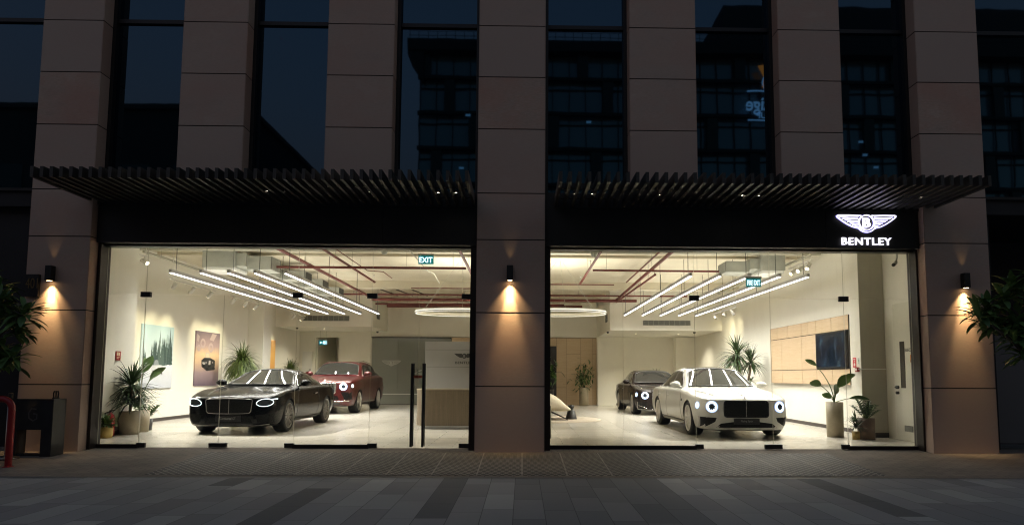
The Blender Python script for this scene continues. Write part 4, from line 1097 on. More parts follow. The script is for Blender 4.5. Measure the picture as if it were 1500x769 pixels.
def desert(o, fr):
    b = MB(); pf(b, [(0,.0),(.0,.98),(.2,.96),(.42,.9),(.5,.8),(.42,.68),(.3,.6),(.4,.3),(.46,.12),(.4,0)][::-1], fr, .001)
    b.build('printed_rock', mat('print_rock', (.10,.045,.03), .6), o)
    b = MB(); pf(b, [(.5,.05),(.52,.16),(.6,.2),(.68,.17),(.72,.24),(.8,.17),(.9,.15),(.92,.05)][::-1], fr, .0015)
    b.build('printed_town', mat('print_town', (.12,.07,.05), .6), o)
poster(13.75, 15.0, .95, 2.57, 'tall orange desert poster, farthest on the left wall', dict(bg=gradmat('print_orange', .95, 2.5, [(0,(.45,.22,.08)), (.4,(.72,.38,.10)), (.7,(.80,.46,.14)), (1,(.62,.36,.17))]), fn=desert))

# ------------------------------------------------------------------ reception and lounge
o = empty('reception_desk', (-1.6, 4.6, 0), 'curved taupe wood reception counter behind the entrance doors', 'reception desk')
def rrect(x0, x1, y0, y1, r, n=8):
    P = []
    for cx, cy, a in ((x0+r,y0+r,pi),(x1-r,y0+r,1.5*pi),(x1-r,y1-r,0),(x0+r,y1-r,.5*pi)): P += [(cx+r*cos(a+pi/2*k/n), cy+r*sin(a+pi/2*k/n)) for k in range(n+1)]
    return P
b = MB(); b.prism(rrect(-2.47, .15, 4.2, 4.95, .28), (0,0,.90), (1,0,0), (0,1,0), (0,0,-.82)); b.build('counter_front', M['desk_wood'], o)
b = MB(); b.prism(rrect(-2.40, .08, 4.27, 4.88, .26), (0,0,.08), (1,0,0), (0,1,0), (0,0,-.078)); b.build('plinth', M['alu'], o)
b = MB(); b.prism(rrect(-2.48, .16, 4.19, 4.96, .28), (0,0,.925), (1,0,0), (0,1,0), (0,0,-.022)); b.build('counter_top', mat('counter_top', (.33,.28,.2), .3), o)
o = empty('logo_screen', (-1.4, 6, 0), 'grey panelled partition with winged emblem and lettering behind the counter', 'partition')
b = MB()
for z0, z1 in ((0,.62),(.62,1.462),(1.462,1.905),(1.905,2.12)): b.box(-2.52, .4, 6, 6.08, z0+.003, z1-.003)
b.box(-2.51,.39,6.01,6.07,0,2.11,1)
b.build('panel_boards', [M['frost'], M['joint']], o)
b = MB(); winged_badge(b, (-1.50, 6.0, 1.745), (1,0,0), (0,0,1), (0,-1,0), .53, .012, 0, 1, True, 'B', 1)
text(b, 'BENTLEY', (-1.50,5.999,1.572), (1,0,0), (0,0,1), (0,-1,0), .46, .065, .012, 0, .016, 1.12)
b.build('winged_lettering', [M['dark_logo'], M['frost']], o)

def soft(mb, x0, x1, y0, y1, z0, z1, r, mt=0, n=3):
    bm = bmesh.new(); bmesh.ops.create_cube(bm, size=1)
    for v in bm.verts: v.co = Vector(((x0+x1)/2+v.co.x*(x1-x0), (y0+y1)/2+v.co.y*(y1-y0), (z0+z1)/2+v.co.z*(z1-z0)))
    bmesh.ops.bevel(bm, geom=bm.edges[:], offset=r, segments=n, affect='EDGES', profile=.5)
    mb.bm(bm, mt, True); bm.free()
o = empty('armchair', (.9, 7.6, 0), 'cream upholstered lounge chair on thin black legs by the round rug', 'armchair')
b = MB()
def swp(sections):
    vs = []; n = len(sections[0])
    for s_ in sections: vs += s_
    fs = []
    for i in range(len(sections)-1):
        for k in range(n): fs.append((i*n+k, i*n+(k+1)%n, (i+1)*n+(k+1)%n, (i+1)*n+k))
    fs += [tuple(range(n-1,-1,-1)), tuple((len(sections)-1)*n+k for k in range(n))]
    b.add(vs, fs, 0, True)
secs = []
for x, zt, zb_, yy in ((.10,.80,.30,.42),(.28,.82,.27,.45),(.60,.80,.26,.46),(.82,.74,.25,.46),(.98,.66,.25,.45),(1.12,.55,.25,.43),(1.26,.42,.26,.40),(1.37,.33,.285,.34)):
    cy = 7.75; h = (zt-zb_)/2; cz = (zt+zb_)/2
    secs.append([(x, cy+yy*(abs(cos(a))**.6)*(1 if cos(a)>0 else -1), cz+h*(abs(sin(a))**.6)*(1 if sin(a)>0 else -1)) for a in [2*pi*k/20 for k in range(20)]])
swp(secs); b.build('shell_seat', M['cream_fabric'], o)
b = MB(); soft(b, .2, .8, 7.4, 8.1, .76, .9, .06); b.build('headrest_pad', M['cream_fabric'], o)
for y in (7.42, 8.05):
    b = MB(); b.tube([(.75,y,.27),(1.30,y,.02),(.5,y,.02)], .016, 8); b.build('leg', M['black_metal'], o)
o = empty('side_table', (1.42, 7.95, 0), 'small black conical side table beside the armchair', 'side table')
b = MB(); b.lathe([(0,.004),(.17,.004),(.17,.02),(.10,.26),(.07,.27),(.055,.33),(0,.33)], (1.42,7.95,0), 24); b.build('cone_base', M['black_metal'], o)
b = MB(); b.lathe([(0,.33),(.09,.33),(.09,.40),(.03,.405),(.02,.42),(0,.42)], (1.42,7.95,0), 20); b.build('top_knob', M['black_metal'], o)
b = MB(); b.lathe([(0,.003),(1.72,.003),(1.72,.014),(0,.015)], (.55,8.0,.0), 64)
tag(b.build('round_rug', M['rug'], loc=(.55,8,0)), 'large round beige rug under the lounge chair', 'rug')
o = empty('tub_sofa', (.2, 1.6, 0), 'olive grey upholstered tub seat just behind the glass beside the middle pier', 'seat')
b = MB(); soft(b, -.75, .56, 1.2, 2.3, .04, .69, .05); b.build('tub_body', M['olive_fabric'], o)
b = MB(); soft(b, -.6, .4, 1.35, 2.2, .66, .74, .035); b.build('seat_pad', M['olive_fabric'], o)
# ------------------------------------------------------------------ cars
def pchip(xs, ys):
    n = len(xs); h = [xs[i+1]-xs[i] for i in range(n-1)]; dl = [(ys[i+1]-ys[i])/h[i] for i in range(n-1)]
    m = [0]*n; m[0] = dl[0]; m[-1] = dl[-1]
    for i in range(1, n-1):
        if dl[i-1]*dl[i] <= 0: m[i] = 0
        else:
            w1 = 2*h[i]+h[i-1]; w2 = h[i]+2*h[i-1]; m[i] = (w1+w2)/(w1/dl[i-1]+w2/dl[i])
    def f(x):
        i = 0
        while i < n-2 and x > xs[i+1]: i += 1
        t = (x-xs[i])/h[i]
        return (ys[i]*(2*t**3-3*t**2+1) + h[i]*m[i]*(t**3-2*t**2+t) + ys[i+1]*(-2*t**3+3*t**2) + h[i]*m[i+1]*(t**3-t**2))
    return f

def catmull(P, sub):
    out = []
    n = len(P)
    for i in range(n-1):
        p0 = P[i-1] if i > 0 else (2*P[0][0]-P[1][0] if False else -P[1][0], P[1][1]); p1 = P[i]; p2 = P[i+1]
        p3 = P[i+2] if i+2 < n else (-P[n-2][0], P[n-2][1])
        def dd(a, b): return max(1e-4, ((a[0]-b[0])**2+(a[1]-b[1])**2)**.25)
        t0 = 0; t1 = dd(p0,p1); t2 = t1+dd(p1,p2); t3 = t2+dd(p2,p3)
        for k in range(sub):
            t = t1+(t2-t1)*k/sub
            def L(a, b, ta, tb): return tuple(a[q]*(tb-t)/(tb-ta)+b[q]*(t-ta)/(tb-ta) for q in (0,1))
            A1 = L(p0,p1,t0,t1); A2 = L(p1,p2,t1,t2); A3 = L(p2,p3,t2,t3)
            B1 = L(A1,A2,t0,t2); B2 = L(A2,A3,t1,t3)
            out.append(L(B1,B2,t1,t2))
    out.append(P[-1]); return out

class Car:
    def __init__(s, table, wb, R, root, paint, well):
        s.root = root; s.O = wloc(root); s.wb = wb; s.R = R
        ys = [r[0] for r in table]; F = [pchip(ys, [r[k] for r in table]) for k in range(1, 11)]
        N = []
        for a, c in zip(ys[:-1], ys[1:]):
            k = max(1, int(math.ceil((c-a)/.075))); N += [a+(c-a)*i/k for i in range(k)]
        N.append(ys[-1])
        rings = []
        for y in N:
            W, zb, z4, W5, zs, x6, z6, x7, z7, z9 = [f(y) for f in F]
            P = [(0,zb),(.70*W,zb),(.90*W,zb+.035),(.965*W,(zb*1.1+z4*.6)/1.7),(W,z4),(W5+.3*(W-W5),(z4*.35+zs*.65)),(W5,zs),(x6,z6),(x7,z7),(.5*x7,z7+.78*(z9-z7)),(0,z9)]
            h = catmull(P, 4)
            full = h + [(-p[0], p[1]) for p in h[-2:0:-1]]
            rings.append([(p[0], y, p[1]) for p in full])
        n = len(rings[0]); vs = [v for r in rings for v in r]; fs = []
        for i in range(len(rings)-1):
            for k in range(n): fs.append((i*n+k, i*n+(k+1)%n, (i+1)*n+(k+1)%n, (i+1)*n+k))
        fs.append(tuple(range(n-1,-1,-1))); fs.append(tuple((len(rings)-1)*n+k for k in range(n)))
        me = bpy.data.meshes.new('body'); me.from_pydata(vs, [], fs)
        bm = bmesh.new(); bm.from_mesh(me); bmesh.ops.recalc_face_normals(bm, faces=bm.faces); bm.to_mesh(me); bm.free()
        ob = bpy.data.objects.new('body', me); COL.objects.link(ob)
        cut = MB(); rw = R+.03
        for y in (0, wb):
            for sg in (-1, 1):
                nn = 56; A = [(sg*.62, y+rw*cos(2*pi*k/nn), R-.01+rw*sin(2*pi*k/nn)) for k in range(nn)]; B = [(sg*1.3, a[1], a[2]) for a in A]
                f = [(k, (k+1)%nn, (k+1)%nn+nn, k+nn) for k in range(nn)]+[tuple(range(nn-1,-1,-1)), tuple(nn+k for k in range(nn))]
                cut.add(A+B, f)
        co = cut.build('cutter', M['black_plastic'])
        bm = bmesh.new(); bm.from_mesh(co.data); bmesh.ops.recalc_face_normals(bm, faces=bm.faces); bm.to_mesh(co.data); bm.free()
        md = ob.modifiers.new('wells', 'BOOLEAN'); md.operation = 'DIFFERENCE'; md.object = co; md.solver = 'EXACT'
        dg = bpy.context.evaluated_depsgraph_get(); dg.update()
        nm = bpy.data.meshes.new_from_object(ob.evaluated_get(dg))
        bpy.data.objects.remove(ob); bpy.data.objects.remove(co)
        nm.name = 'body'; nm.materials.clear(); nm.materials.append(paint); nm.materials.append(well)
        for p in nm.polygons:
            p.use_smooth = True; c = p.center
            p.material_index = 0
            for y in (0, wb):
                if all(((nm.vertices[v].co.y-y)**2+(nm.vertices[v].co.z-R+.01)**2)**.5 < rw+.004 for v in p.vertices) and abs(c.x) > .6: p.material_index = 1
            if c.z < table[6][2]+.02 and abs(p.normal.z) > .7: p.material_index = 1
        nm.set_sharp_from_angle(angle=radians(38))
        body = bpy.data.objects.new('body', nm); COL.objects.link(body); body.parent = root
        s.body = body
        s.bvh = BVHTree.FromPolygons([v.co.copy() for v in nm.vertices], [list(p.vertices) for p in nm.polygons])
    # projections onto the bodywork
    def frame(s, ax):
        if ax == 'F': return Vector((0,0,0)), Vector((1,0,0)), Vector((0,0,1)), Vector((0,1,0))
        if ax == 'B': return Vector((0,0,0)), Vector((-1,0,0)), Vector((0,0,1)), Vector((0,-1,0))
        if ax == 'T': return Vector((0,0,0)), Vector((1,0,0)), Vector((0,1,0)), Vector((0,0,-1))
        if ax == 'L': return Vector((0,0,0)), Vector((0,1,0)), Vector((0,0,1)), Vector((1,0,0))      # seen from -x
        if ax == 'R': return Vector((0,0,0)), Vector((0,1,0)), Vector((0,0,1)), Vector((-1,0,0))
        return ax
    def hit(s, ax, a, b, off, last=None):
        c, ux, uy, d = s.frame(ax)
        p, nrm, _, _ = s.bvh.ray_cast(c+ux*a+uy*b-d*6, d)
        if p is None: return last
        if nrm.dot(d) > 0: nrm = -nrm
        return p + nrm*off
    def patch(s, mb, poly, ax, off=.004, mt=0, nr=6, dens=.05):
        P = []
        for i in range(len(poly)):
            a = Vector(poly[i]); b = Vector(poly[(i+1) % len(poly)]); k = max(1, int((b-a).length/dens))
            P += [a+(b-a)*j/k for j in range(k)]
        c = sum(P, Vector((0,0)))/len(P); n = len(P)
        h0 = s.hit(ax, c.x, c.y, off)
        if h0 is None: return
        vs = [h0]; last = h0
        for r in range(1, nr+1):
            for p in P:
                q = c+(p-c)*r/nr; last = s.hit(ax, q.x, q.y, off, last); vs.append(last)
        fs = [(0, 1+k, 1+(k+1)%n) for k in range(n)]
        for r in range(nr-1):
            for k in range(n): fs.append((1+r*n+k, 1+(r+1)*n+k, 1+(r+1)*n+(k+1)%n, 1+r*n+(k+1)%n))
        # face outwards
        d = s.frame(ax)[3]
        nn = (vs[2]-vs[0]).cross(vs[1]-vs[0])
        if nn.dot(d) < 0: pass
        else: pass
        mb.add([v+s.O for v in vs], fs, mt, True)
    def line(s, mb, pts, ax, r=.005, off=.0, mt=0, closed=False, n=6, dens=.06):
        P = []; m = len(pts)
        for i in range(m if closed else m-1):
            a = Vector(pts[i]); b = Vector(pts[(i+1) % m]); k = max(1, int((b-a).length/dens))
            P += [a+(b-a)*j/k for j in range(k)]
        if not closed: P.append(Vector(pts[-1]))
        if closed: P.append(P[0])
        out = []; last = None
        for p in P:
            h = s.hit(ax, p.x, p.y, off, last)
            if h is not None: out.append(h+s.O); last = h
        if len(out) > 1: mb.tube(out, r, n, mt)
    def part(s, mb, name, mats): return mb.build(name, mats, s.root)
    def wheels(s, rimmat, spokes, twin, xo, w=.27, dark=None):
        R = s.R; rr = R-.083
        for y in (0, s.wb):
            for sg in (-1, 1):
                c = s.O+Vector((sg*(xo-w/2), y, R)); h = w/2
                t = MB()
                t.lathe([(rr,-h),(R-.03,-h-.004),(R-.008,-h+.02),(R,-h+.045),(R,h-.045),(R-.008,h-.02),(R-.03,h+.004),(rr,h),(rr,-h)], c, 44, 0, 'X')
                wo = t.build('wheel', M['tyre'], s.root)
                m = MB(); o = sg
                m.lathe([(rr+.004,o*(h-.004)),(rr-.004,o*(h+.004)),(rr-.02,o*(h-.006)),(rr-.03,o*(h-.05)),(rr-.035,-o*h*.8)], c, 44, 0, 'X')
                for k in range(spokes):
                    a0 = 2*pi*k/spokes + (.13 if y else .31)
                    for dv in ((-.5,.5) if twin else (0,)):
                        ai = a0+dv*(.5/spokes); ao = a0+dv*(2*pi/spokes)*.42
                        pin = (.055*cos(ai), .055*sin(ai)); pout = ((rr-.012)*cos(ao), (rr-.012)*sin(ao))
                        dx, dz = pout[0]-pin[0], pout[1]-pin[1]; l = sqrt(dx*dx+dz*dz); nx, nz = -dz/l, dx/l
                        wi, wo_ = (.017, .011) if twin else (.03, .022)
                        x0, x1 = o*(h-.035), o*(h-.012)
                        q = [(pin[0]+nx*wi,pin[1]+nz*wi),(pin[0]-nx*wi,pin[1]-nz*wi),(pout[0]-nx*wo_,pout[1]-nz*wo_),(pout[0]+nx*wo_,pout[1]+nz*wo_)]
                        vs = [c+Vector((x1-(.012*o if i < 2 else 0),p[0],p[1])) for i, p in enumerate(q)]+[c+Vector((x0-o*.02,p[0],p[1])) for p in q]
                        m.add(vs, [(0,1,2,3),(7,6,5,4),(0,4,5,1),(1,5,6,2),(2,6,7,3),(3,7,4,0)])
                m.lathe([(0,o*(h-.012)),(.05,o*(h-.014)),(.075,o*(h-.035)),(.075,o*(h-.07))], c, 24, 0, 'X')
                m.build('rim', rimmat, wo)
                d = MB(); d.lathe([(.05,o*(h-.10)),(.20,o*(h-.10)),(.20,o*(h-.13)),(.05,o*(h-.13)),(.05,o*(h-.10))], c, 32, 0, 'X'); d.lathe([(0,o*(-h*.3)),(rr-.03,o*(-h*.3))], c, 32, 1, 'X')
                d.build('brake_disc', [M['steel'], M['black_plastic']], wo)
    def screen(s, yb, xb, zb9, zb7, yt, xt, zt9, zt7, kb=.05, kt=.03):
        b = MB(); nu, nv = 24, 10; g_ = []
        def pt(u, v):
            w2 = u*u
            p = Vector((xb*u, yb-kb*(1-w2), zb9+(zb7-zb9)*w2-kb*.45*(1-w2))); q = Vector((xt*u, yt-kt*(1-w2), zt9+(zt7-zt9)*w2-kt*.3*(1-w2)))
            return s.O + p.lerp(q, v) + Vector((0,-.006,.010))
        for i in range(nv+1):
            for k in range(nu+1): g_.append(pt(-.955+1.91*k/nu, (.02+.96*i/nv)*(1-.13*abs(-1+2*k/nu)**7)))
        b.add(g_, [(i*(nu+1)+k, i*(nu+1)+k+1, (i+1)*(nu+1)+k+1, (i+1)*(nu+1)+k) for i in range(nv) for k in range(nu)], 0, True)
        o = s.part(b, 'windscreen', M['car_glass'])
        f = MB(); loop = [pt(-.96+1.92*k/nu, .0) for k in range(nu+1)] + [pt(.96, .87*i/8) for i in range(1, 9)] + [pt(.96-1.92*k/nu, 1.-.13*abs(1-2*k/nu)**7) for k in range(1, nu+1)] + [pt(-.96, .87*(1-i/8)) for i in range(1, 9)]
        f.tube(loop, .014, 6); f.build('screen_seal', M['black_plastic'], o)
    def mirror(s, lx, y, z, paint, sc=1):
        for sg in (-1, 1):
            m = MB(); bm = bmesh.new(); bmesh.ops.create_uvsphere(bm, u_segments=20, v_segments=12, radius=1)
            for v in bm.verts:
                q = v.co; f = .85 if q.y > 0 else 1
                v.co = s.O+Vector((sg*lx+q.x*.125*sc, y+q.y*.085*sc*f, z+q.z*.075*sc*(1-.18*sg*q.x)))
            m.bm(bm, 0, True); bm.free()
            p = s.hit('L' if sg < 0 else 'R', y+.02, z-.06, 0) or Vector((sg*.86,y,z-.06))
            m.tube([s.O+p, s.O+Vector((sg*(lx-.05), y, z-.03))], .022, 8)
            mo = m.build('wing_mirror', paint, s.root)
            g = MB(); g.prism([(.105*sc*cos(a), .058*sc*sin(a)) for a in [2*pi*k/20 for k in range(20)]], s.O+Vector((sg*lx, y+.074*sc, z)), (1,0,0), (0,0,1), (0,-.006,0)); g.build('mirror_glass', M['chrome'], mo)

M['tyre'] = mat('tyre_rubber', (.012,.012,.012), .75)
M['car_glass'] = mat('car_glass', (.02,.02,.018), .02, 0, spec=.5)
M['lamp_white'] = mat('lamp_glow', (1,1,1), .3, emit=(.80,.90,1), es=1.7)
M['lamp_soft'] = mat('lamp_soft_glow', (.7,.8,1), .2, emit=(.30,.48,1), es=.9)
M['lamp_dark'] = mat('lamp_glass_dark', (.03,.035,.045), .08)
M['mesh_black'] = mat('grille_mesh', (.006,.006,.006), .5, spec=.15)
g = NT(M['mesh_black']); p = g.pos()
sx = g.n('ShaderNodeSeparateXYZ'); g.l(p, sx.inputs[0])
u = g.math('MULTIPLY', g.math('ADD', sx.outputs[0], sx.outputs[2]), 110.); v = g.math('MULTIPLY', g.math('SUBTRACT', sx.outputs[0], sx.outputs[2]), 110.)
lt = g.math('LESS_THAN', g.math('MULTIPLY', g.math('ABSOLUTE', g.math('SINE', u)), g.math('ABSOLUTE', g.math('SINE', v))), .3)
g.color(g.mix(lt, (.0015,.0015,.0015), (.012,.012,.012))); g.bump(lt, .5, .004)
M['rim_silver'] = mat('rim_silver', (.70,.69,.67), .28, .9)
M['rim_dark'] = mat('rim_dark', (.26,.25,.24), .28, .9)
M['plate_black'] = mat('plate_black', (.012,.012,.013), .35)
M['plate_text'] = mat('plate_text', (.28,.28,.28), .5)
M['tail_red'] = mat('tail_lamp', (.12,.005,.005), .15)

def rr2(x0, x1, y0, y1, r, n=4):
    return rrect(x0, x1, y0, y1, r, n)
def mirx(poly): return [(-a, b) for a, b in poly][::-1]

def disc(s, mb, c, d, r, off, mt, rx=1., r0=0., n=28):
    """round lamp facing d, projected onto the body around c (car coordinates)"""
    d = Vector(d).normalized(); ux = d.cross(Vector((0,0,1))).normalized(); uy = ux.cross(d).normalized()
    fr = (Vector(c), ux, uy, d)
    vs = []; rad = [r0+(r-r0)*k/4 for k in range(5)]; last = None
    for q in rad:
        for k in range(n):
            a = 2*pi*k/n; last = s.hit(fr, q*rx*cos(a), q*sin(a), off, last); vs.append(last)
    vs = [v if v is not None else Vector(c) for v in vs]
    fs = [(i*n+k, (i+1)*n+k, (i+1)*n+(k+1)%n, i*n+(k+1)%n) for i in range(4) for k in range(n)]
    mb.add([v+s.O for v in vs], fs, mt, True)

def paint_mat(name, col, rough=.35, coat=.22, metal=.0, spec=.08): return mat(name, col, rough, metal, coat, .02, spec)

SPUR = [
 #  y    W    zb   z4   W5   zs    x6   z6   x7   z7    z9
 (-.93, .50, .25, .50, .49, .70, .47, .72, .36, .732, .738),
 (-.915,.66, .19, .50, .645,.715,.615,.742,.44, .762,.768),
 (-.86, .79, .165,.52, .77, .725,.73, .765,.50, .79, .80),
 (-.72, .89, .15, .55, .87, .755,.81, .80, .56, .828,.842),
 (-.45, .955,.15, .58, .93, .80, .865,.845,.62, .862,.885),
 (0.00, .988,.16, .61, .955,.85, .87, .905,.64, .905,.935),
 (.45,  .985,.17, .61, .95, .89, .86, .948,.68, .942,.972),
 (.74,  .98, .17, .60, .945,.915,.855,.968,.75, .97, .998),
 (.82,  .98, .17, .60, .945,.918,.852,.974,.765,1.02,1.04),
 (.88,  .98, .17, .60, .945,.92, .85, .975,.752,1.045,1.045),
 (1.43, .975,.17, .60, .94, .93, .836,.989,.62, 1.325,1.345),
 (1.50, .975,.17, .60, .94, .93, .835,.99, .61, 1.365,1.425),
 (1.66, .975,.17, .60, .94, .93, .833,.992,.592,1.398,1.455),
 (2.10, .975,.17, .60, .94, .935,.83, 1.0, .58, 1.42,1.478),
 (2.65, .98, .17, .61, .945,.94, .83, 1.0, .572,1.40,1.462),
 (3.15, .99, .17, .63, .955,.945,.825,1.0, .56, 1.32,1.39),
 (3.78, .975,.19, .63, .93, .93, .79, .985,.60, 1.06,1.10),
 (3.95, .965,.21, .63, .92, .92, .78, .975,.60, 1.02,1.045),
 (4.22, .92, .24, .62, .87, .89, .76, .945,.58, .985,1.0),
 (4.33, .82, .28, .60, .78, .86, .70, .91, .54, .94,.95),
 (4.37, .68, .34, .58, .65, .82, .60, .86, .48, .875,.88)]
GT = [
 (-.87, .54, .27, .48, .53, .67, .49, .695,.38, .71, .715),
 (-.855,.69, .20, .50, .675,.69, .635,.72, .46, .74, .745),
 (-.80, .82, .17, .52, .80, .705,.75, .75, .54, .772,.78),
 (-.63, .915,.15, .55, .895,.745,.83, .80, .59, .812,.822),
 (-.35, .962,.15, .59, .935,.80, .875,.86, .63, .855,.87),
 (0.00, .98, .16, .62, .955,.85, .885,.91, .65, .893,.912),
 (.45,  .965,.17, .62, .935,.88, .86, .94, .70, .935,.962),
 (.72,  .958,.17, .60, .925,.90, .85, .955,.745,.962,.99),
 (.80,  .958,.17, .60, .925,.902,.845,.96, .76, 1.01,1.03),
 (.86,  .958,.17, .60, .925,.903,.843,.961,.745,1.03,1.03),
 (1.41, .955,.17, .60, .92, .909,.827,.971,.597,1.245,1.285),
 (1.48, .955,.17, .60, .92, .91, .825,.972,.585,1.28,1.362),
 (1.65, .955,.17, .60, .92, .912,.82, .975,.568,1.308,1.388),
 (1.95, .955,.17, .60, .92, .915,.815,.98, .55, 1.315,1.40),
 (2.40, .965,.17, .62, .935,.925,.82, .985,.53, 1.275,1.365),
 (2.85, .985,.17, .65, .962,.935,.83, .99, .51, 1.19,1.255),
 (3.30, .975,.19, .65, .945,.915,.80, .975,.54, 1.03,1.075),
 (3.50, .955,.22, .64, .92, .895,.78, .95, .56, .985,1.00),
 (3.78, .90, .26, .62, .86, .86, .73, .91, .55, .935,.94),
 (3.92, .80, .30, .60, .77, .82, .68, .86, .50, .875,.88),
 (3.97, .64, .36, .58, .62, .77, .57, .80, .44, .81, .815)]
SUV = [
 (-.95, .57, .38, .62, .56, .94, .52, .965,.42, .98, .985),
 (-.93, .72, .30, .64, .705,.96, .66, .99, .48, 1.01,1.015),
 (-.86, .85, .26, .66, .83, .975,.77, 1.015,.54, 1.038,1.045),
 (-.65, .94, .24, .70, .92, 1.01,.85, 1.06,.60, 1.075,1.085),
 (-.35, .985,.23, .74, .955,1.05,.89, 1.11,.64, 1.112,1.128),
 (0.00, 1.0, .24, .77, .97, 1.09,.895,1.15,.66, 1.148,1.165),
 (.40,  .99, .25, .77, .955,1.125,.88,1.178,.70,1.182,1.207),
 (.64,  .985,.25, .75, .945,1.14,.87, 1.195,.75,1.21,1.238),
 (.72,  .985,.25, .75, .945,1.145,.868,1.20,.765,1.26,1.28),
 (.78,  .985,.25, .75, .945,1.146,.866,1.201,.75,1.285,1.285),
 (1.25, .98, .25, .75, .94, 1.158,.857,1.218,.652,1.565,1.58),
 (1.32, .98, .25, .75, .94, 1.16,.855,1.22,.64, 1.61,1.665),
 (1.48, .98, .25, .75, .94, 1.16,.855,1.222,.628,1.645,1.70),
 (1.90, .98, .25, .75, .94, 1.165,.85,1.225,.62,1.67,1.735),
 (2.70, .985,.25, .77, .945,1.17,.85, 1.23,.615,1.66,1.725),
 (3.30, .998,.25, .79, .955,1.17,.845,1.23,.60, 1.60,1.665),
 (3.70, .99, .28, .79, .945,1.16,.83, 1.22,.58, 1.50,1.56),
 (3.98, .96, .32, .78, .91, 1.13,.80, 1.19,.60, 1.25,1.29),
 (4.08, .92, .36, .76, .87, 1.08,.77, 1.12,.60, 1.15,1.165),
 (4.14, .80, .42, .72, .77, 1.02,.70, 1.05,.54, 1.06,1.065)]

def spur(x, y, label, paint, rimmat, dark, plate):
    root = empty('sedan_car', (x, y, 0), label, 'car', 'cars on display in the showroom')
    c = Car(SPUR, 3.19, .36, root, paint, M['black_plastic'])
    # grille
    b = MB(); gp = rr2(-.45, .45, .425, .752, .06)
    c.patch(b, gp, 'F', .004, 0); c.part(b, 'grille', M['mesh_black'])
    trim = M['black_metal'] if not dark else M['chrome']
    b = MB(); c.line(b, gp, 'F', .011, .004, 0, True); c.part(b, 'grille_frame', trim)
    b = MB(); c.line(b, [(0,.43),(0,.752)], 'F', .008, .008)
    if dark:
        for k in range(1, 13):
            for sg in (-1, 1): c.line(b, [(sg*k*.034,.44),(sg*k*.034,.74)], 'F', .005, .006)
    c.part(b, 'grille_bar', M['chrome'])
    # lamps
    for sg in (-1, 1):
        b = MB(); cc = (sg*.69, -.9, .635)
        d = (-.28*sg, 1, 0)
        disc(c, b, cc, d, .118, .004, 0, 1., .0); disc(c, b, cc, d, .104, .008, 1, 1., .058); disc(c, b, cc, d, .05, .010, 2, 1., .0)
        for k in range(8):
            a = 2*pi*k/8+.3; disc(c, b, (sg*.69+.053*cos(a), -.9, .635+.053*sin(a)), d, .017, .012, 2, 1, 0, 10)
        c.part(b, 'headlight', [M['lamp_soft'], M['lamp_white'], M['lamp_dark']])
        b = MB(); cc = (sg*.90, -.6, .655); d = (-.95*sg, 1, 0)
        disc(c, b, cc, d, .075, .004, 0); disc(c, b, cc, d, .058, .008, 1); c.part(b, 'side_headlight', [M['lamp_soft'], M['lamp_white']])
        # corner intakes
        pl = [(.60,.415),(.885,.43),(.865,.225),(.80,.235),(.63,.335)]
        pl = pl if sg > 0 else mirx(pl)
        b = MB(); c.patch(b, pl, 'F', .004, 0, 6, .04); c.part(b, 'corner_intake', M['mesh_black'])
        b = MB(); q = [(.895,.435),(.885,.33),(.87,.22)]; c.line(b, [(sg*p, z) for p, z in q], 'F', .009, .004)
        if dark: c.line(b, [(sg*p, z) for p, z in pl_line(sg)], 'F', .008, .004)
        c.part(b, 'intake_trim', M['chrome'])
        b = MB(); S = 'L' if sg < 0 else 'R'
        c.patch(b, [(1.02,.985),(1.25,1.10),(1.62,1.305),(1.80,1.345),(2.13,1.36),(2.13,1.0)], S, .004, 0, 8); c.part(b, 'side_window', M['car_glass'])
        b = MB(); c.patch(b, [(2.19,1.0),(2.19,1.36),(2.6,1.345),(2.95,1.29),(3.25,1.17),(3.42,1.05),(3.35,1.005)], S, .004, 0, 8); c.part(b, 'side_window', M['car_glass'])
        b = MB(); c.line(b, [(.98,.972),(1.25,1.115),(1.62,1.325),(1.80,1.365),(2.6,1.365),(2.97,1.31),(3.28,1.18),(3.47,1.04),(3.36,.99),(2.1,.985)], S, .008, .002, 0, True); c.part(b, 'window_trim', M['chrome'] if dark else M['black_metal'])
        b = MB()
        for ln in ([(.60,.30),(.64,.60),(.70,.88),(.92,.965)], [(2.16,.27),(2.16,.98)], [(3.02,.72),(2.86,.45),(2.80,.30)], [(3.02,.72),(3.2,.95)], [(.62,.285),(2.8,.285)]): c.line(b, ln, S, .006, -.001)
        c.part(b, 'door_gap', M['black_plastic'])
        b = MB(); c.line(b, [(.46,.275),(2.78,.275)], S, .014, .0); c.part(b, 'sill_strip', M['black_metal'])
        b = MB(); c.patch(b, rr2(.47,.60,.70,.755,.02), S, .004); c.part(b, 'fender_vent', M['mesh_black'])
        for y0 in (1.86, 2.82):
            b = MB(); c.line(b, [(y0,.80),(y0+.2,.81)], S, .013, .014); c.part(b, 'door_handle', paint if not dark else M['chrome'])
    b = MB(); c.patch(b, [(-.62,.22),(.62,.22),(.52,.30),(.25,.335),(-.25,.335),(-.52,.30)], 'F', .004, 0); c.part(b, 'lower_intake', M['mesh_black'])
    b = MB(); c.line(b, [(-.86,.20),(-.62,.185),(.62,.185),(.86,.20)], 'F', .012, .004); c.part(b, 'bumper_lip', M['chrome'] if dark else paint)
    # plate
    O = c.O
    b = MB(); b.box(O.x-.26, O.x+.26, O.y-.955, O.y-.925, .285, .40, 0, .006); pb = c.part(b, 'number_plate', M['plate_black'])
    b = MB(); text(b, plate, (O.x, O.y-.956, .345), (1,0,0), (0,0,1), (0,-1,0), .24, .05, .002); b.build('plate_lettering', M['plate_text'], pb)
    # glass
    c.screen(.82, .765, 1.045, 1.02, 1.50, .61, 1.425, 1.365)
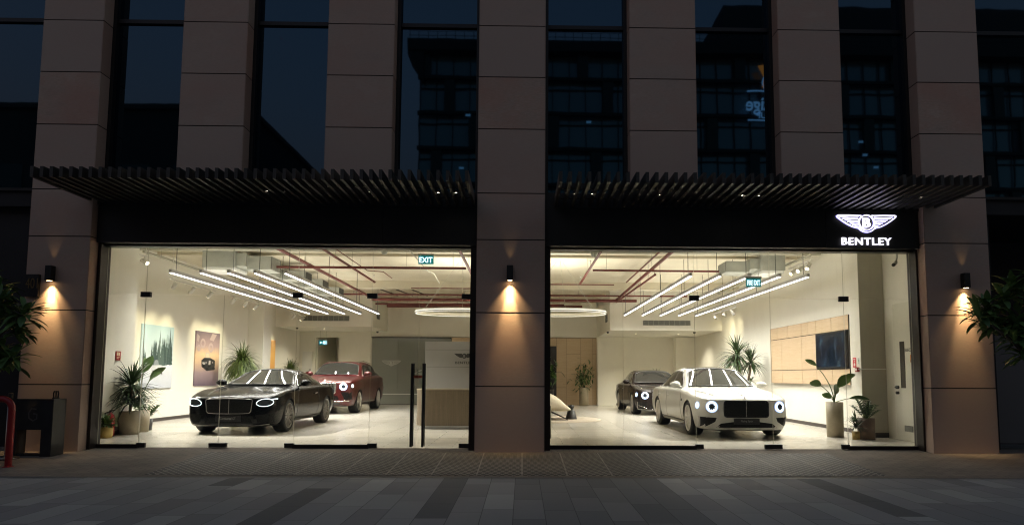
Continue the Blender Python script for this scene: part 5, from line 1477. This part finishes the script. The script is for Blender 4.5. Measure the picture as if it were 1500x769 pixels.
    b = MB(); c.patch(b, [(-.54,1.53),(.54,1.53),(.52,2.2),(.48,2.8),(-.48,2.8),(-.52,2.2)], 'T', .004, 0, 8); c.part(b, 'roof_glass', M['car_glass'])
    b = MB(); c.patch(b, [(-.62,1.07),(.62,1.07),(.50,1.33),(.3,1.36),(-.3,1.36),(-.50,1.33)], 'B', .004, 0, 6); c.part(b, 'rear_window', M['car_glass'])
    for sg in (-1, 1):
        b = MB(); disc(c, b, (sg*.72, 4.3, .75), (0,-1,0), .12, .004, 0, 1.3); c.part(b, 'tail_light', M['tail_red'])
    b = MB()
    for sg in (-1, 1): c.line(b, [(sg*.50,-.80),(sg*.60,-.4),(sg*.70,.2),(sg*.76,.72)], 'T', .006, -.001)
    c.part(b, 'bonnet_gap', M['black_plastic'])
    b = MB(); c.line(b, [(0,-.88),(0,.1)], 'T', .006, .001); b.box(O.x-.012,O.x+.012,O.y-.86,O.y-.80,.79,.83); c.part(b, 'bonnet_ornament', M['chrome'])
    c.mirror(1.0, 1.02, 1.055, paint)
    c.wheels(rimmat, 11, True, .965)
    return root
def pl_line(sg): return [(.64,.235),(.86,.315)]

def gt_coupe(x, y, label, paint, rimmat, plate):
    root = empty('coupe_car', (x, y, 0), label, 'car', 'cars on display in the showroom')
    c = Car(GT, 2.85, .355, root, paint, M['black_plastic'])
    gp = [(-.48,.70),(-.46,.725),(-.3,.733),(0,.738),(.3,.733),(.46,.725),(.48,.70),(.455,.48),(.42,.445),(.3,.435),(0,.43),(-.3,.435),(-.42,.445),(-.455,.48)]
    b = MB(); c.patch(b, gp, 'F', .004); c.part(b, 'grille', M['mesh_black'])
    b = MB(); c.line(b, gp, 'F', .008, .005, 0, True); c.part(b, 'grille_frame', M['steel'])
    b = MB(); c.line(b, [(0,.43),(0,.74)], 'F', .007, .008); c.part(b, 'grille_bar', M['steel'])
    for sg in (-1, 1):
        d = Vector((-.45*sg, 1, 0)).normalized(); ux = d.cross(Vector((0,0,1))).normalized(); uy = ux.cross(d).normalized()
        fr = (Vector((sg*.715, -.8, .655)), ux, uy, d)
        ov = [(.165*cos(a), .075*sin(a)*(1.05 if sin(a) > 0 else .95)+.012*cos(a)*sg) for a in [2*pi*k/30 for k in range(30)]]
        b = MB(); c.patch(b, ov, fr, .003, 0, 5); c.line(b, ov, fr, .0078, .006, 1, True)
        c.line(b, [(q*sg, z) for q, z in [(.10,.066),(.19,.075),(.25,.078)]], fr, .010, .006, 1)
        c.part(b, 'headlight', [M['lamp_dark'], M['lamp_white']])
        S = 'L' if sg < 0 else 'R'
        pl = [(.55,.40),(.885,.44),(.87,.24),(.60,.24)]; pl = pl if sg > 0 else mirx(pl)
        b = MB(); c.patch(b, pl, 'F', .003); c.part(b, 'corner_intake', M['mesh_black'])
        b = MB(); c.patch(b, [(.96,.985),(1.3,1.15),(1.62,1.285),(1.85,1.30),(2.08,1.295),(2.2,1.0)], S, .004, 0, 8); c.part(b, 'side_window', M['car_glass'])
        b = MB(); c.patch(b, [(2.26,1.0),(2.14,1.29),(2.4,1.245),(2.68,1.14),(2.82,1.04),(2.74,1.005)], S, .004, 0, 8); c.part(b, 'side_window', M['car_glass'])
        b = MB(); c.line(b, [(.93,.975),(1.3,1.165),(1.62,1.303),(1.85,1.318),(2.12,1.31),(2.42,1.26),(2.72,1.15),(2.87,1.03),(2.76,.99),(2.0,.985)], S, .008, .002, 0, True); c.part(b, 'window_trim', M['chrome'])
        b = MB()
        for ln in ([(.55,.30),(.58,.60),(.66,.86),(.9,.955)], [(2.18,.97),(2.22,.6),(2.12,.30)], [(.55,.285),(2.12,.285)]): c.line(b, ln, S, .006, -.001)
        c.part(b, 'door_gap', M['black_plastic'])
        b = MB(); c.line(b, [(.46,.255),(2.40,.255)], S, .02, .0); c.part(b, 'sill_strip', M['black_metal'])
        b = MB(); c.line(b, [(1.86,.79),(2.08,.80)], S, .013, .014); c.part(b, 'door_handle', M['chrome'])
    b = MB(); c.patch(b, [(-.5,.235),(.5,.235),(.45,.34),(-.45,.34)], 'F', .003); c.part(b, 'lower_intake', M['mesh_black'])
    b = MB(); c.line(b, [(-.80,.215),(-.5,.19),(.5,.19),(.80,.215)], 'F', .009, .004); c.part(b, 'bumper_lip', M['steel'])
    O = c.O
    b = MB(); b.box(O.x-.26, O.x+.26, O.y-.90, O.y-.868, .275, .395, 0, .006); pb = c.part(b, 'number_plate', M['plate_black'])
    b = MB(); text(b, plate, (O.x, O.y-.901, .335), (1,0,0), (0,0,1), (0,-1,0), .32, .052, .002); b.build('plate_lettering', M['plate_text'], pb)
    c.screen(.80, .76, 1.035, 1.01, 1.48, .585, 1.362, 1.28)
    b = MB(); c.patch(b, [(-.52,1.05),(.52,1.05),(.46,1.24),(.3,1.33),(-.3,1.33),(-.46,1.24)], 'B', .004, 0, 6); c.part(b, 'rear_window', M['car_glass'])
    for sg in (-1, 1):
        b = MB(); disc(c, b, (sg*.66, 3.9, .72), (0,-1,0), .09, .004, 0, 1.6); c.part(b, 'tail_light', M['tail_red'])
    b = MB()
    for sg in (-1, 1): c.line(b, [(sg*.50,-.76),(sg*.60,-.35),(sg*.69,.2),(sg*.755,.70)], 'T', .006, -.001)
    c.part(b, 'bonnet_gap', M['black_plastic'])
    c.mirror(.985, 1.0, 1.05, paint)
    c.wheels(rimmat, 10, True, .955)
    return root

def suv(x, y, label, paint, rimmat):
    root = empty('suv_car', (x, y, 0), label, 'car', 'cars on display in the showroom')
    c = Car(SUV, 2.995, .385, root, paint, M['black_plastic'])
    gp = rr2(-.44, .44, .655, .985, .06)
    b = MB(); c.patch(b, gp, 'F', .004); c.part(b, 'grille', M['mesh_black'])
    b = MB(); c.line(b, gp, 'F', .014, .005, 0, True); c.part(b, 'grille_frame', M['chrome'])
    b = MB()
    for k in range(-9, 10): c.line(b, [(k*.045,.665),(k*.045,.975)], 'F', .009, .008)
    c.part(b, 'grille_bar', M['chrome'])
    for sg in (-1, 1):
        S = 'L' if sg < 0 else 'R'; d = (-.3*sg, 1, 0)
        b = MB(); cc = (sg*.665, -.9, .875)
        disc(c, b, cc, d, .125, .004, 0); disc(c, b, cc, d, .112, .008, 1, 1, .06); disc(c, b, cc, d, .058, .010, 2); c.part(b, 'headlight', [M['lamp_soft'], M['lamp_white'], M['lamp_dark']])
        b = MB(); cc = (sg*.895, -.7, .895); dd = (-.8*sg, 1, 0)
        disc(c, b, cc, dd, .085, .004, 0); disc(c, b, cc, dd, .06, .008, 1); c.part(b, 'side_headlight', [M['lamp_dark'], M['lamp_white']])
        pl = [(.60,.70),(.90,.70),(.91,.46),(.72,.46)]; pl = pl if sg > 0 else mirx(pl)
        b = MB(); c.patch(b, pl, 'F', .004); c.part(b, 'corner_intake', M['mesh_black'])
        b = MB(); c.patch(b, [(.95,1.21),(1.45,1.545),(1.62,1.585),(2.02,1.60),(2.02,1.235)], S, .004, 0, 8); c.part(b, 'side_window', M['car_glass'])
        b = MB(); c.patch(b, [(2.09,1.235),(2.09,1.60),(2.8,1.59),(2.95,1.58),(3.05,1.24)], S, .004, 0, 8); c.part(b, 'side_window', M['car_glass'])
        b = MB(); c.patch(b, [(3.12,1.24),(3.03,1.57),(3.4,1.51),(3.62,1.40),(3.68,1.27)], S, .004, 0, 8); c.part(b, 'side_window', M['car_glass'])
        b = MB(); c.line(b, [(.90,1.19),(1.45,1.565),(1.62,1.605),(2.8,1.61),(3.4,1.53),(3.68,1.40),(3.74,1.25),(2,1.22)], S, .008, .002, 0, True); c.part(b, 'window_trim', M['chrome'])
        b = MB()
        for ln in ([(.60,.40),(.62,.7),(.70,1.1),(.9,1.18)], [(2.06,.38),(2.06,1.22)], [(2.66,.42),(2.72,.72),(3.02,.98),(3.08,1.23)], [(.6,.40),(2.66,.40)]): c.line(b, ln, S, .005, -.001)
        c.part(b, 'door_gap', M['black_plastic'])
        b = MB(); c.line(b, [(.50,.34),(2.5,.34)], S, .02, .0); c.part(b, 'sill_strip', M['steel'])
        for y0 in (1.72, 2.68):
            b = MB(); c.line(b, [(y0,1.0),(y0+.22,1.01)], S, .014, .014); c.part(b, 'door_handle', paint)
        b = MB(); b.tube([c.O+Vector((sg*.56,1.5,1.70)), c.O+Vector((sg*.57,2.2,1.745)), c.O+Vector((sg*.56,3.3,1.68))], .016, 8); c.part(b, 'roof_rail', M['steel'])
    b = MB(); c.patch(b, [(-.55,.46),(.55,.46),(.5,.58),(-.5,.58)], 'F', .004); c.part(b, 'lower_intake', M['mesh_black'])
    b = MB(); c.line(b, [(-.84,.42),(-.5,.405),(.5,.405),(.84,.42)], 'F', .018, .006); c.part(b, 'bumper_lip', M['chrome'])
    b = MB(); c.patch(b, [(-.8,.29),(.8,.29),(.82,.37),(-.82,.37)], 'F', .004); c.part(b, 'skid_plate', M['black_plastic'])
    c.screen(.72, .765, 1.285, 1.26, 1.32, .64, 1.665, 1.61)
    b = MB(); c.patch(b, [(-.6,1.27),(.6,1.27),(.52,1.52),(-.52,1.52)], 'B', .004, 0, 6); c.part(b, 'rear_window', M['car_glass'])
    for sg in (-1, 1):
        b = MB(); disc(c, b, (sg*.74, 4.05, .98), (0,-1,0), .09, .004, 0, 1.6); c.part(b, 'tail_light', M['tail_red'])
    b = MB()
    for sg in (-1, 1): c.line(b, [(sg*.48,-.86),(sg*.58,-.4),(sg*.68,.2),(sg*.76,.62)], 'T', .006, -.001)
    c.part(b, 'bonnet_gap', M['black_plastic'])
    c.mirror(1.02, .98, 1.29, paint, 1.15)
    c.wheels(rimmat, 5, True, .975, .285)
    return root

p_black = paint_mat('gloss_black_paint', (.004,.0042,.0045), .2)
p_white = paint_mat('pearl_white_paint', (.56,.55,.51), .4, .9)
p_red = mat('deep_red_paint', (.085,.010,.010), .32, .35, .6, .02)
p_brown = paint_mat('dark_brown_paint', (.014,.010,.009), .25)
gt_coupe(-6.06, 3.42, 'gloss black coupe with oval white headlight rings, nearest car on the left', p_black, M['rim_dark'], 'Continental GT')
spur(4.53, 2.93, 'pearl white sedan with round glowing headlights, nearest car on the right', p_white, M['rim_silver'], False, 'Flying Spur')
suv(-6.36, 11.1, 'deep red suv with upright chrome grille behind the black coupe', p_red, M['rim_silver'])
spur(4.62, 10.95, 'dark brown black sedan behind the white sedan', p_brown, M['rim_silver'], True, 'Flying Spur')
# ------------------------------------------------------------------ plants
def blade(mb, p, d, L, w, droop, n=5, fold=.25, shape='strap', mt=0, roll=0.):
    """one leaf from p along d, bending down with droop"""
    p = Vector(p); d = Vector(d).normalized()
    side = d.cross(Vector((0,0,1)))
    if side.length < 1e-3: side = Vector((1,0,0))
    side.normalize()
    if roll: side = (Matrix.Rotation(roll, 3, d) @ side).normalized()
    vs = []; cur = p.copy(); dd = d.copy()
    for i in range(n+1):
        t = i/n
        if shape == 'strap': ww = w*(.55+.45*min(1,t*4))*(1-t**3)**.8
        elif shape == 'oval': ww = w*max(.03, sin(pi*min(1, t*.94+.05)))**.75
        else: ww = w*max(.02, sin(pi*t**1.35*.97+.05)) 
        up = side.cross(dd).normalized()
        vs += [cur-side*ww/2+up*ww*fold*.5, cur, cur+side*ww/2+up*ww*fold*.5]
        cur = cur+dd*L/n
        dd = (dd+Vector((0,0,-droop/n))).normalized()
    fs = []
    for i in range(n):
        a = i*3; fs += [(a,a+3,a+4,a+1),(a+1,a+4,a+5,a+2)]
    mb.add(vs, fs, mt, True)
    return cur

def rdir(rnd, elev0, elev1, az=None):
    a = rnd.uniform(0, 2*pi) if az is None else az; e = radians(rnd.uniform(elev0, elev1))
    return Vector((cos(a)*cos(e), sin(a)*cos(e), sin(e)))

def pot(o, x, y, r, h, m, r2=None, z=.003, soil=True):
    r2 = r2 or r*.93
    b = MB(); b.lathe([(0,0),(r2,0),(r,h),(r-.02,h),(r-.03,h-.05),(0,h-.05)], (x,y,z), 36); po = b.build('pot', m, o)
    if soil:
        b = MB(); b.lathe([(0,h-.04),(r-.03,h-.045)], (x,y,z), 24); b.build('soil', M['soil'], po)

def rosette(mb, p, rnd, n, L, w, e0, e1, droop, shape='strap', seg=5):
    for k in range(n): blade(mb, p, rdir(rnd, e0, e1), L*rnd.uniform(.75,1.1), w*rnd.uniform(.8,1.1), droop*rnd.uniform(.6,1.3), seg, .25, shape)

def paddle(mb, st, base, az, lean, H, L, w, rnd, face=1.2):
    """bird of paradise leaf: stalk plus broad blade"""
    a = Vector((cos(az), sin(az), 0)); p0 = Vector(base); pts = []
    for i in range(6):
        t = i/5; pts.append(p0+Vector((0,0,H*t))+a*(lean*t*t))
    st.tube(pts, [.012,.011,.01,.009,.008,.007], 6)
    d = (pts[-1]-pts[-2]).normalized()
    blade(mb, pts[-1], (d+a*.35).normalized(), L, w, .5, 7, .25, 'oval', 0, face*(1 if rnd.random() > .3 else -1)*rnd.uniform(.7,1.1))

def plant(name, loc, label): return empty(name, loc, label, 'plant', 'potted plants in the showroom')

rnd = random.Random(11)
# left front group
o = plant('potted_yucca', (-8.13, 2.62, 0), 'spiky strap leaved plant in a tall taupe pot by the left glass')
pot(o, -8.11, 2.62, .2, .47, M['pot_taupe'])
st = MB(); st.tube([(-8.11,2.62,.4),(-8.12,2.62,.7),(-8.1,2.6,1.0)], .03, 8); st.build('stem', M['trunk'], o)
b = MB(); rosette(b, (-8.1,2.6,1.0), rnd, 110, .64, .042, -35, 70, .7); rosette(b, (-8.1,2.6,.62), rnd, 110, .68, .036, 0, 65, 1.4); rosette(b, (-7.95,2.5,.55), rnd, 40, .50, .034, 20, 75, 1.2); b.build('leaves', M['leaf_dark'], o)
o = plant('bird_of_paradise', (-8.2, 3.2, 0), 'broad paddle leaved plant in a taupe pot tucked behind the spiky one, left window')
pot(o, -8.2, 3.2, .17, .46, M['pot_taupe'])
b = MB(); st = MB()
for az, ln, H, L, w in ((2.6,.24,.72,.42,.19),(1.9,.10,.84,.44,.2),(.4,.18,.72,.38,.17),(3.0,.14,.80,.40,.18),(-.3,.22,.66,.36,.15),(1.2,.05,.86,.42,.19),(2.2,.18,.66,.38,.17)): paddle(b, st, (-8.22,3.15,.42), az, ln, H, L, w, rnd)
st.build('stems', M['leaf_mid'], o); b.build('leaves', M['leaf_broad'], o)
def zz(o, x, y, z, n, H, rnd, lm, lw=.05):
    b = MB(); st = MB()
    for k in range(n):
        d = rdir(rnd, 45, 85); ln = H*rnd.uniform(.7,1.1); pts = []
        p = Vector((x,y,z))+Vector((d.x,d.y,0))*.05; dd = d.copy()
        for i in range(8):
            pts.append(p.copy()); p = p+dd*ln/7; dd = (dd+Vector((0,0,-.06))).normalized()
        st.tube(pts, .006, 5)
        for i in range(2, 8):
            for sg in (-1, 1):
                sd = dd.cross(Vector((0,0,1))).normalized()*sg
                blade(b, pts[i], (sd+dd*.7+Vector((0,0,.2))).normalized(), .10, lw, .3, 3, .3, 'oval')
    st.build('stems', M['leaf_mid'], o); b.build('leaves', lm, o)
o = plant('zz_plant', (-8.35, 3.65, 0), 'leafy plant in a small black pot beside the taupe pots, left window')
pot(o, -8.35, 3.65, .15, .24, M['pot_black']); zz(o, -8.35, 3.65, .22, 16, .42, rnd, M['leaf_mid'])
o = plant('small_potted_plant', (-8.06, 1.75, 0), 'small bushy plant in a mustard yellow pot by the left glass')
pot(o, -8.06, 1.75, .115, .2, M['pot_yellow'])
b = MB(); rosette(b, (-8.06,1.75,.24), rnd, 80, .24, .06, 0, 80, .7, 'oval', 4); b.build('leaves', M['leaf_mid'], o)
o = plant('corner_fern', (-8.33, 1.7, 0), 'half hidden fern in a brown pot at the far left edge of the glass')
pot(o, -8.33, 1.7, .14, .42, M['pot_brown']); b = MB(); rosette(b, (-8.33,1.7,.42), rnd, 34, .34, .035, 10, 75, 1.1); b.build('leaves', M['leaf_mid'], o)
# bush behind the coupe
def bush(o, x, y, z, n, L, rnd, lm, zr=.4, w=.025):
    b = MB()
    for k in range(n):
        p = (x+rnd.uniform(-.08,.08), y+rnd.uniform(-.08,.08), z+rnd.uniform(0,zr))
        blade(b, p, rdir(rnd, -5, 88), L*rnd.uniform(.55,1.1), w*rnd.uniform(.7,1.3), rnd.uniform(1.6,3.2), 7, .2)
    b.build('leaves', lm, o)
o = plant('grassy_bush_plant', (-8.85, 10.0, 0), 'round grassy bush in a pot behind the black coupe')
pot(o, -8.85, 10, .24, .75, M['pot_taupe']); bush(o, -8.85, 10, 1.25, 900, .80, rnd, M['leaf_grass'], .42, .028)
o = plant('low_bush_plant', (-8.66, 14.0, 0), 'low rounded bush in a pot between the black coupe and the red suv')
pot(o, -8.66, 14, .22, .8, M['pot_taupe']); bush(o, -8.66, 14, 1.15, 520, .58, rnd, M['leaf_grass'], .28, .028)
# dracaena on the right
o = plant('dracaena_tree', (6.7, 9.0, 0), 'tall dracaena with two crowns behind the white sedan')
pot(o, 6.72, 9.0, .26, .6, M['pot_taupe'])
st = MB()
for pts in ([(6.66,9,.5),(6.62,9,1.2),(6.58,9,1.85)], [(6.72,9,.5),(6.68,9.02,1.2),(6.66,9.03,1.8)], [(6.78,9,.5),(6.9,8.98,1.1),(6.98,8.95,1.6)]): st.tube(pts, [.045,.04,.03], 8)
st.build('trunk', M['trunk'], o)
b = MB()
rosette(b, (6.58,9,1.88), rnd, 120, .72, .042, -35, 85, 1.2); rosette(b, (6.5,9,1.65), rnd, 70, .70, .04, -20, 40, 1.7); rosette(b, (6.98,8.95,1.66), rnd, 110, .62, .04, -35, 85, 1.3); rosette(b, (6.95,8.9,1.1), rnd, 30, .3, .03, -10, 60, 1.2)
b.build('crown', M['leaf_dark'], o)
# right front group
o = plant('bird_of_paradise', (6.53, 2.45, 0), 'tall leaning paddle leaved plant in a tall taupe pot, right window')
pot(o, 6.53, 2.45, .172, .72, M['pot_taupe'], .165)
b = MB(); st = MB()
for az, ln, H, L, w in ((3.0,.34,.80,.26,.10),(3.2,.28,.38,.25,.17),(.1,.10,.36,.40,.21),(.3,.28,.50,.32,.13),(2.5,.06,.12,.2,.14),(-.3,.30,.12,.38,.11),(.9,.04,.2,.3,.17)): paddle(b, st, (6.53,2.45,.68), az, ln, H, L, w, rnd)
st.build('stems', M['leaf_mid'], o); b.build('leaves', M['leaf_broad'], o)
o = plant('small_fern', (6.67, 1.85, 0), 'small dark fern in a little mustard pot between the tall taupe and the brown pot')
pot(o, 6.67, 1.85, .075, .16, M['pot_yellow']); b = MB(); rosette(b, (6.67,1.85,.22), rnd, 40, .30, .03, 15, 85, 1.3); rosette(b, (6.67,1.85,.35), rnd, 24, .3, .03, 20, 80, 1.2); b.build('fronds', M['leaf_dark'], o)
o = plant('zz_plant', (6.93, 1.95, 0), 'leafy upright plant in a brown cylindrical pot by the right pilaster')
pot(o, 6.93, 1.95, .165, .42, M['pot_brown'], .16); zz(o, 6.93, 1.95, .4, 14, .36, rnd, M['leaf_dark'])
# back lounge
o = plant('leafy_bush_plant', (2.6, 17.2, 0), 'bushy green plant in a pale cylindrical pot against the oak wall')
pot(o, 2.62, 17.2, .2, .76, M['pot_taupe'], .2)
b = MB()
for k in range(260):
    p = Vector((2.6+rnd.gauss(0,.18), 17.2+rnd.gauss(0,.15), 1.15+rnd.gauss(0,.28))); blade(b, p, rdir(rnd, -40, 50), .26, .06, .9, 4, .25, 'oval')
b.build('leaves', M['leaf_mid'], o)
st = MB(); st.tube([(2.6,17.2,.7),(2.6,17.2,1.4)], .02, 6); st.build('stem', M['trunk'], o)
o = plant('leafy_bush_plant', (1.1, 15.9, 0), 'bright green leafy plant in front of the dark panel, beside the middle pier')
pot(o, 1.1, 15.9, .2, .7, M['pot_black'])
b = MB()
for k in range(90):
    p = Vector((1.1+rnd.gauss(0,.16), 15.9+rnd.gauss(0,.14), 1.5+rnd.gauss(0,.2))); blade(b, p, rdir(rnd, -60, 30), .32, .1, .8, 4, .25, 'oval')
b.build('leaves', M['leaf_broad'], o); st = MB(); st.tube([(1.1,15.9,.6),(1.1,15.9,1.5)], .02, 6); st.build('stem', M['trunk'], o)
o = plant('leafy_bush_plant', (5.6, 16.6, 0), 'dark plant whose top shows over the dark sedan')
pot(o, 5.6, 16.6, .2, .7, M['pot_black'])
b = MB(); rosette(b, (5.6,16.6,1.15), rnd, 50, .5, .04, 20, 80, .9); b.build('leaves', M['leaf_dark'], o)

# frangipani trees outside, at both ends
def frangipani(loc, limbs, label, rnd, flowers):
    o = empty('frangipani_tree', loc, label, 'tree')
    x, y, z = loc
    tr = MB(); cr = MB(); fl = MB()
    for pts, rad in [l[:2] for l in limbs]:
        pts = [Vector(p) for p in pts]
        n = len(pts); tr.tube(pts, [rad*(1-.55*i/(n-1)) for i in range(n)], 8)
    tips = [Vector(l[0][-1]) for l in limbs if len(l) == 2]
    for t in tips:
        d0 = rdir(rnd, 30, 80)
        for k in range(34):
            d = rdir(rnd, -30, 65)
            q = t + Vector((0,0,rnd.uniform(-.10,.06)))
            e = q + d*.03
            cr.tube([q, q+d*.05], .004, 4)
            blade(cr, q+d*.04, d, rnd.uniform(.22,.36), rnd.uniform(.07,.10), rnd.uniform(.3,1.1), 6, .3, 'oval')
        if rnd.random() < flowers:
            for j in range(3):
                c = t+Vector((rnd.uniform(-.06,.06), rnd.uniform(-.1,-.02), .1+rnd.uniform(0,.06)))
                for k in range(5):
                    a = 2*pi*k/5; blade(fl, c, (cos(a),sin(a)*.7,.45), .05, .03, .3, 3, .2, 'oval')
    tr.build('trunk', M['bark_grey'], o); cr.build('crown', M['leaf_plum'], o)
    if fl.v: fl.build('flowers', M['petal'], o)
    return o
def limb_fan(base, tips, rnd, r0=.035):
    out = []
    for t in tips:
        b0 = Vector(base); t = Vector(t); m1 = b0.lerp(t, .4)+Vector((rnd.uniform(-.08,.08), rnd.uniform(-.05,.05), .1)); m2 = b0.lerp(t, .75)+Vector((rnd.uniform(-.05,.05), 0, .06))
        out.append(([b0, m1, m2, t], r0))
    return out
r2 = random.Random(5)
tipsL = [(-7.75,-1.6,2.30),(-7.45,-1.5,2.12),(-7.98,-1.3,2.18),(-8.1,-1.7,1.95),(-7.62,-1.4,1.88),(-7.88,-1.5,2.50),(-8.3,-1.5,2.35),(-8.25,-1.3,2.62),(-7.55,-1.55,1.45),(-7.85,-1.4,1.50),(-8.15,-1.5,1.52),(-8.5,-1.4,2.1),(-8.6,-1.5,1.7),(-8.7,-1.6,2.5)]
lm = limb_fan((-8.75,-1.4,.9), tipsL, r2); lm.append(([(-8.8,-1.4,-.09),(-8.78,-1.4,.4),(-8.75,-1.4,.95)], .07, 0))
frangipani((-8.8,-1.4,-.09), lm, 'frangipani with long dark leaves and white flowers in front of the left end pier', r2, .3)
tipsR = [(6.98,-1.55,2.15),(7.15,-1.5,2.32),(7.4,-1.5,2.45),(7.62,-1.4,2.60),(7.8,-1.6,2.75),(7.3,-1.4,2.0),(7.55,-1.5,2.1),(7.5,-1.55,1.85),(7.75,-1.4,1.9),(7.9,-1.5,2.25),(8.05,-1.4,2.0),(7.68,-1.5,1.62),(7.95,-1.45,1.66),(8.2,-1.5,2.6),(8.3,-1.5,1.8),(8.2,-1.5,2.25)]
lm = limb_fan((8.5,-1.4,.9), tipsR, r2); lm.append(([(8.55,-1.4,-.09),(8.52,-1.4,.4),(8.5,-1.4,.95)], .07, 0))
frangipani((8.55,-1.4,-.09), lm, 'frangipani with a dense dark crown reaching over the right end pier', r2, .25)
# ------------------------------------------------------------------ light, sky, camera
w = bpy.data.worlds.new('World'); scene.world = w; w.use_nodes = True
t = w.node_tree; bg = t.nodes['Background']
sky = t.nodes.new('ShaderNodeTexSky'); sky.sky_type = 'NISHITA'; sky.sun_disc = False
sky.sun_elevation = radians(-2.5); sky.sun_rotation = radians(20); sky.air_density = 1.0; sky.dust_density = .6; sky.ozone_density = 3.0
mxs = t.nodes.new('ShaderNodeMix'); mxs.data_type = 'RGBA'; mxs.blend_type = 'MULTIPLY'; mxs.inputs[0].default_value = 1; mxs.inputs[7].default_value = (1.45,1.24,.55,1)
t.links.new(sky.outputs[0], mxs.inputs[6]); t.links.new(mxs.outputs[2], bg.inputs['Color']); bg.inputs['Strength'].default_value = SKY
sl = bpy.data.lights.new('dusk_sun', 'SUN'); sl.energy = .01; sl.angle = radians(20); sl.color = (.8,.85,1)
so = bpy.data.objects.new('dusk_sun', sl); COL.objects.link(so); so.rotation_euler = (radians(60), 0, radians(200)); so.location = (0,-20,30)

cam = bpy.data.cameras.new('camera'); co = bpy.data.objects.new('camera', cam); COL.objects.link(co)
co.location = (0, -11.8, 1.228)
cam.sensor_fit = 'HORIZONTAL'; cam.sensor_width = 36; cam.lens = 36*1000/1500.
cam.shift_x = (750-783)/1500.; cam.shift_y = (463-384.5)/1500.
cam.clip_start = .05; cam.clip_end = 1000
R_ = Matrix.Rotation(-.018, 4, 'Z') @ Matrix.Rotation(pi/2+math.atan(88/1000.), 4, 'X') @ Matrix.Rotation(.0045, 4, 'Z')
co.rotation_euler = R_.to_euler()
scene.camera = co
scene.view_settings.view_transform = 'Standard'; scene.view_settings.look = 'None'
scene.view_settings.exposure = EXPO; scene.view_settings.gamma = 1
cy = scene.cycles
cy.use_denoising = True; cy.filter_width = 1.15
cy.max_bounces = 8; cy.diffuse_bounces = 6; cy.glossy_bounces = 4; cy.transmission_bounces = 4; cy.transparent_max_bounces = 24
cy.caustics_reflective = False; cy.caustics_refractive = False
cy.sample_clamp_indirect = 6
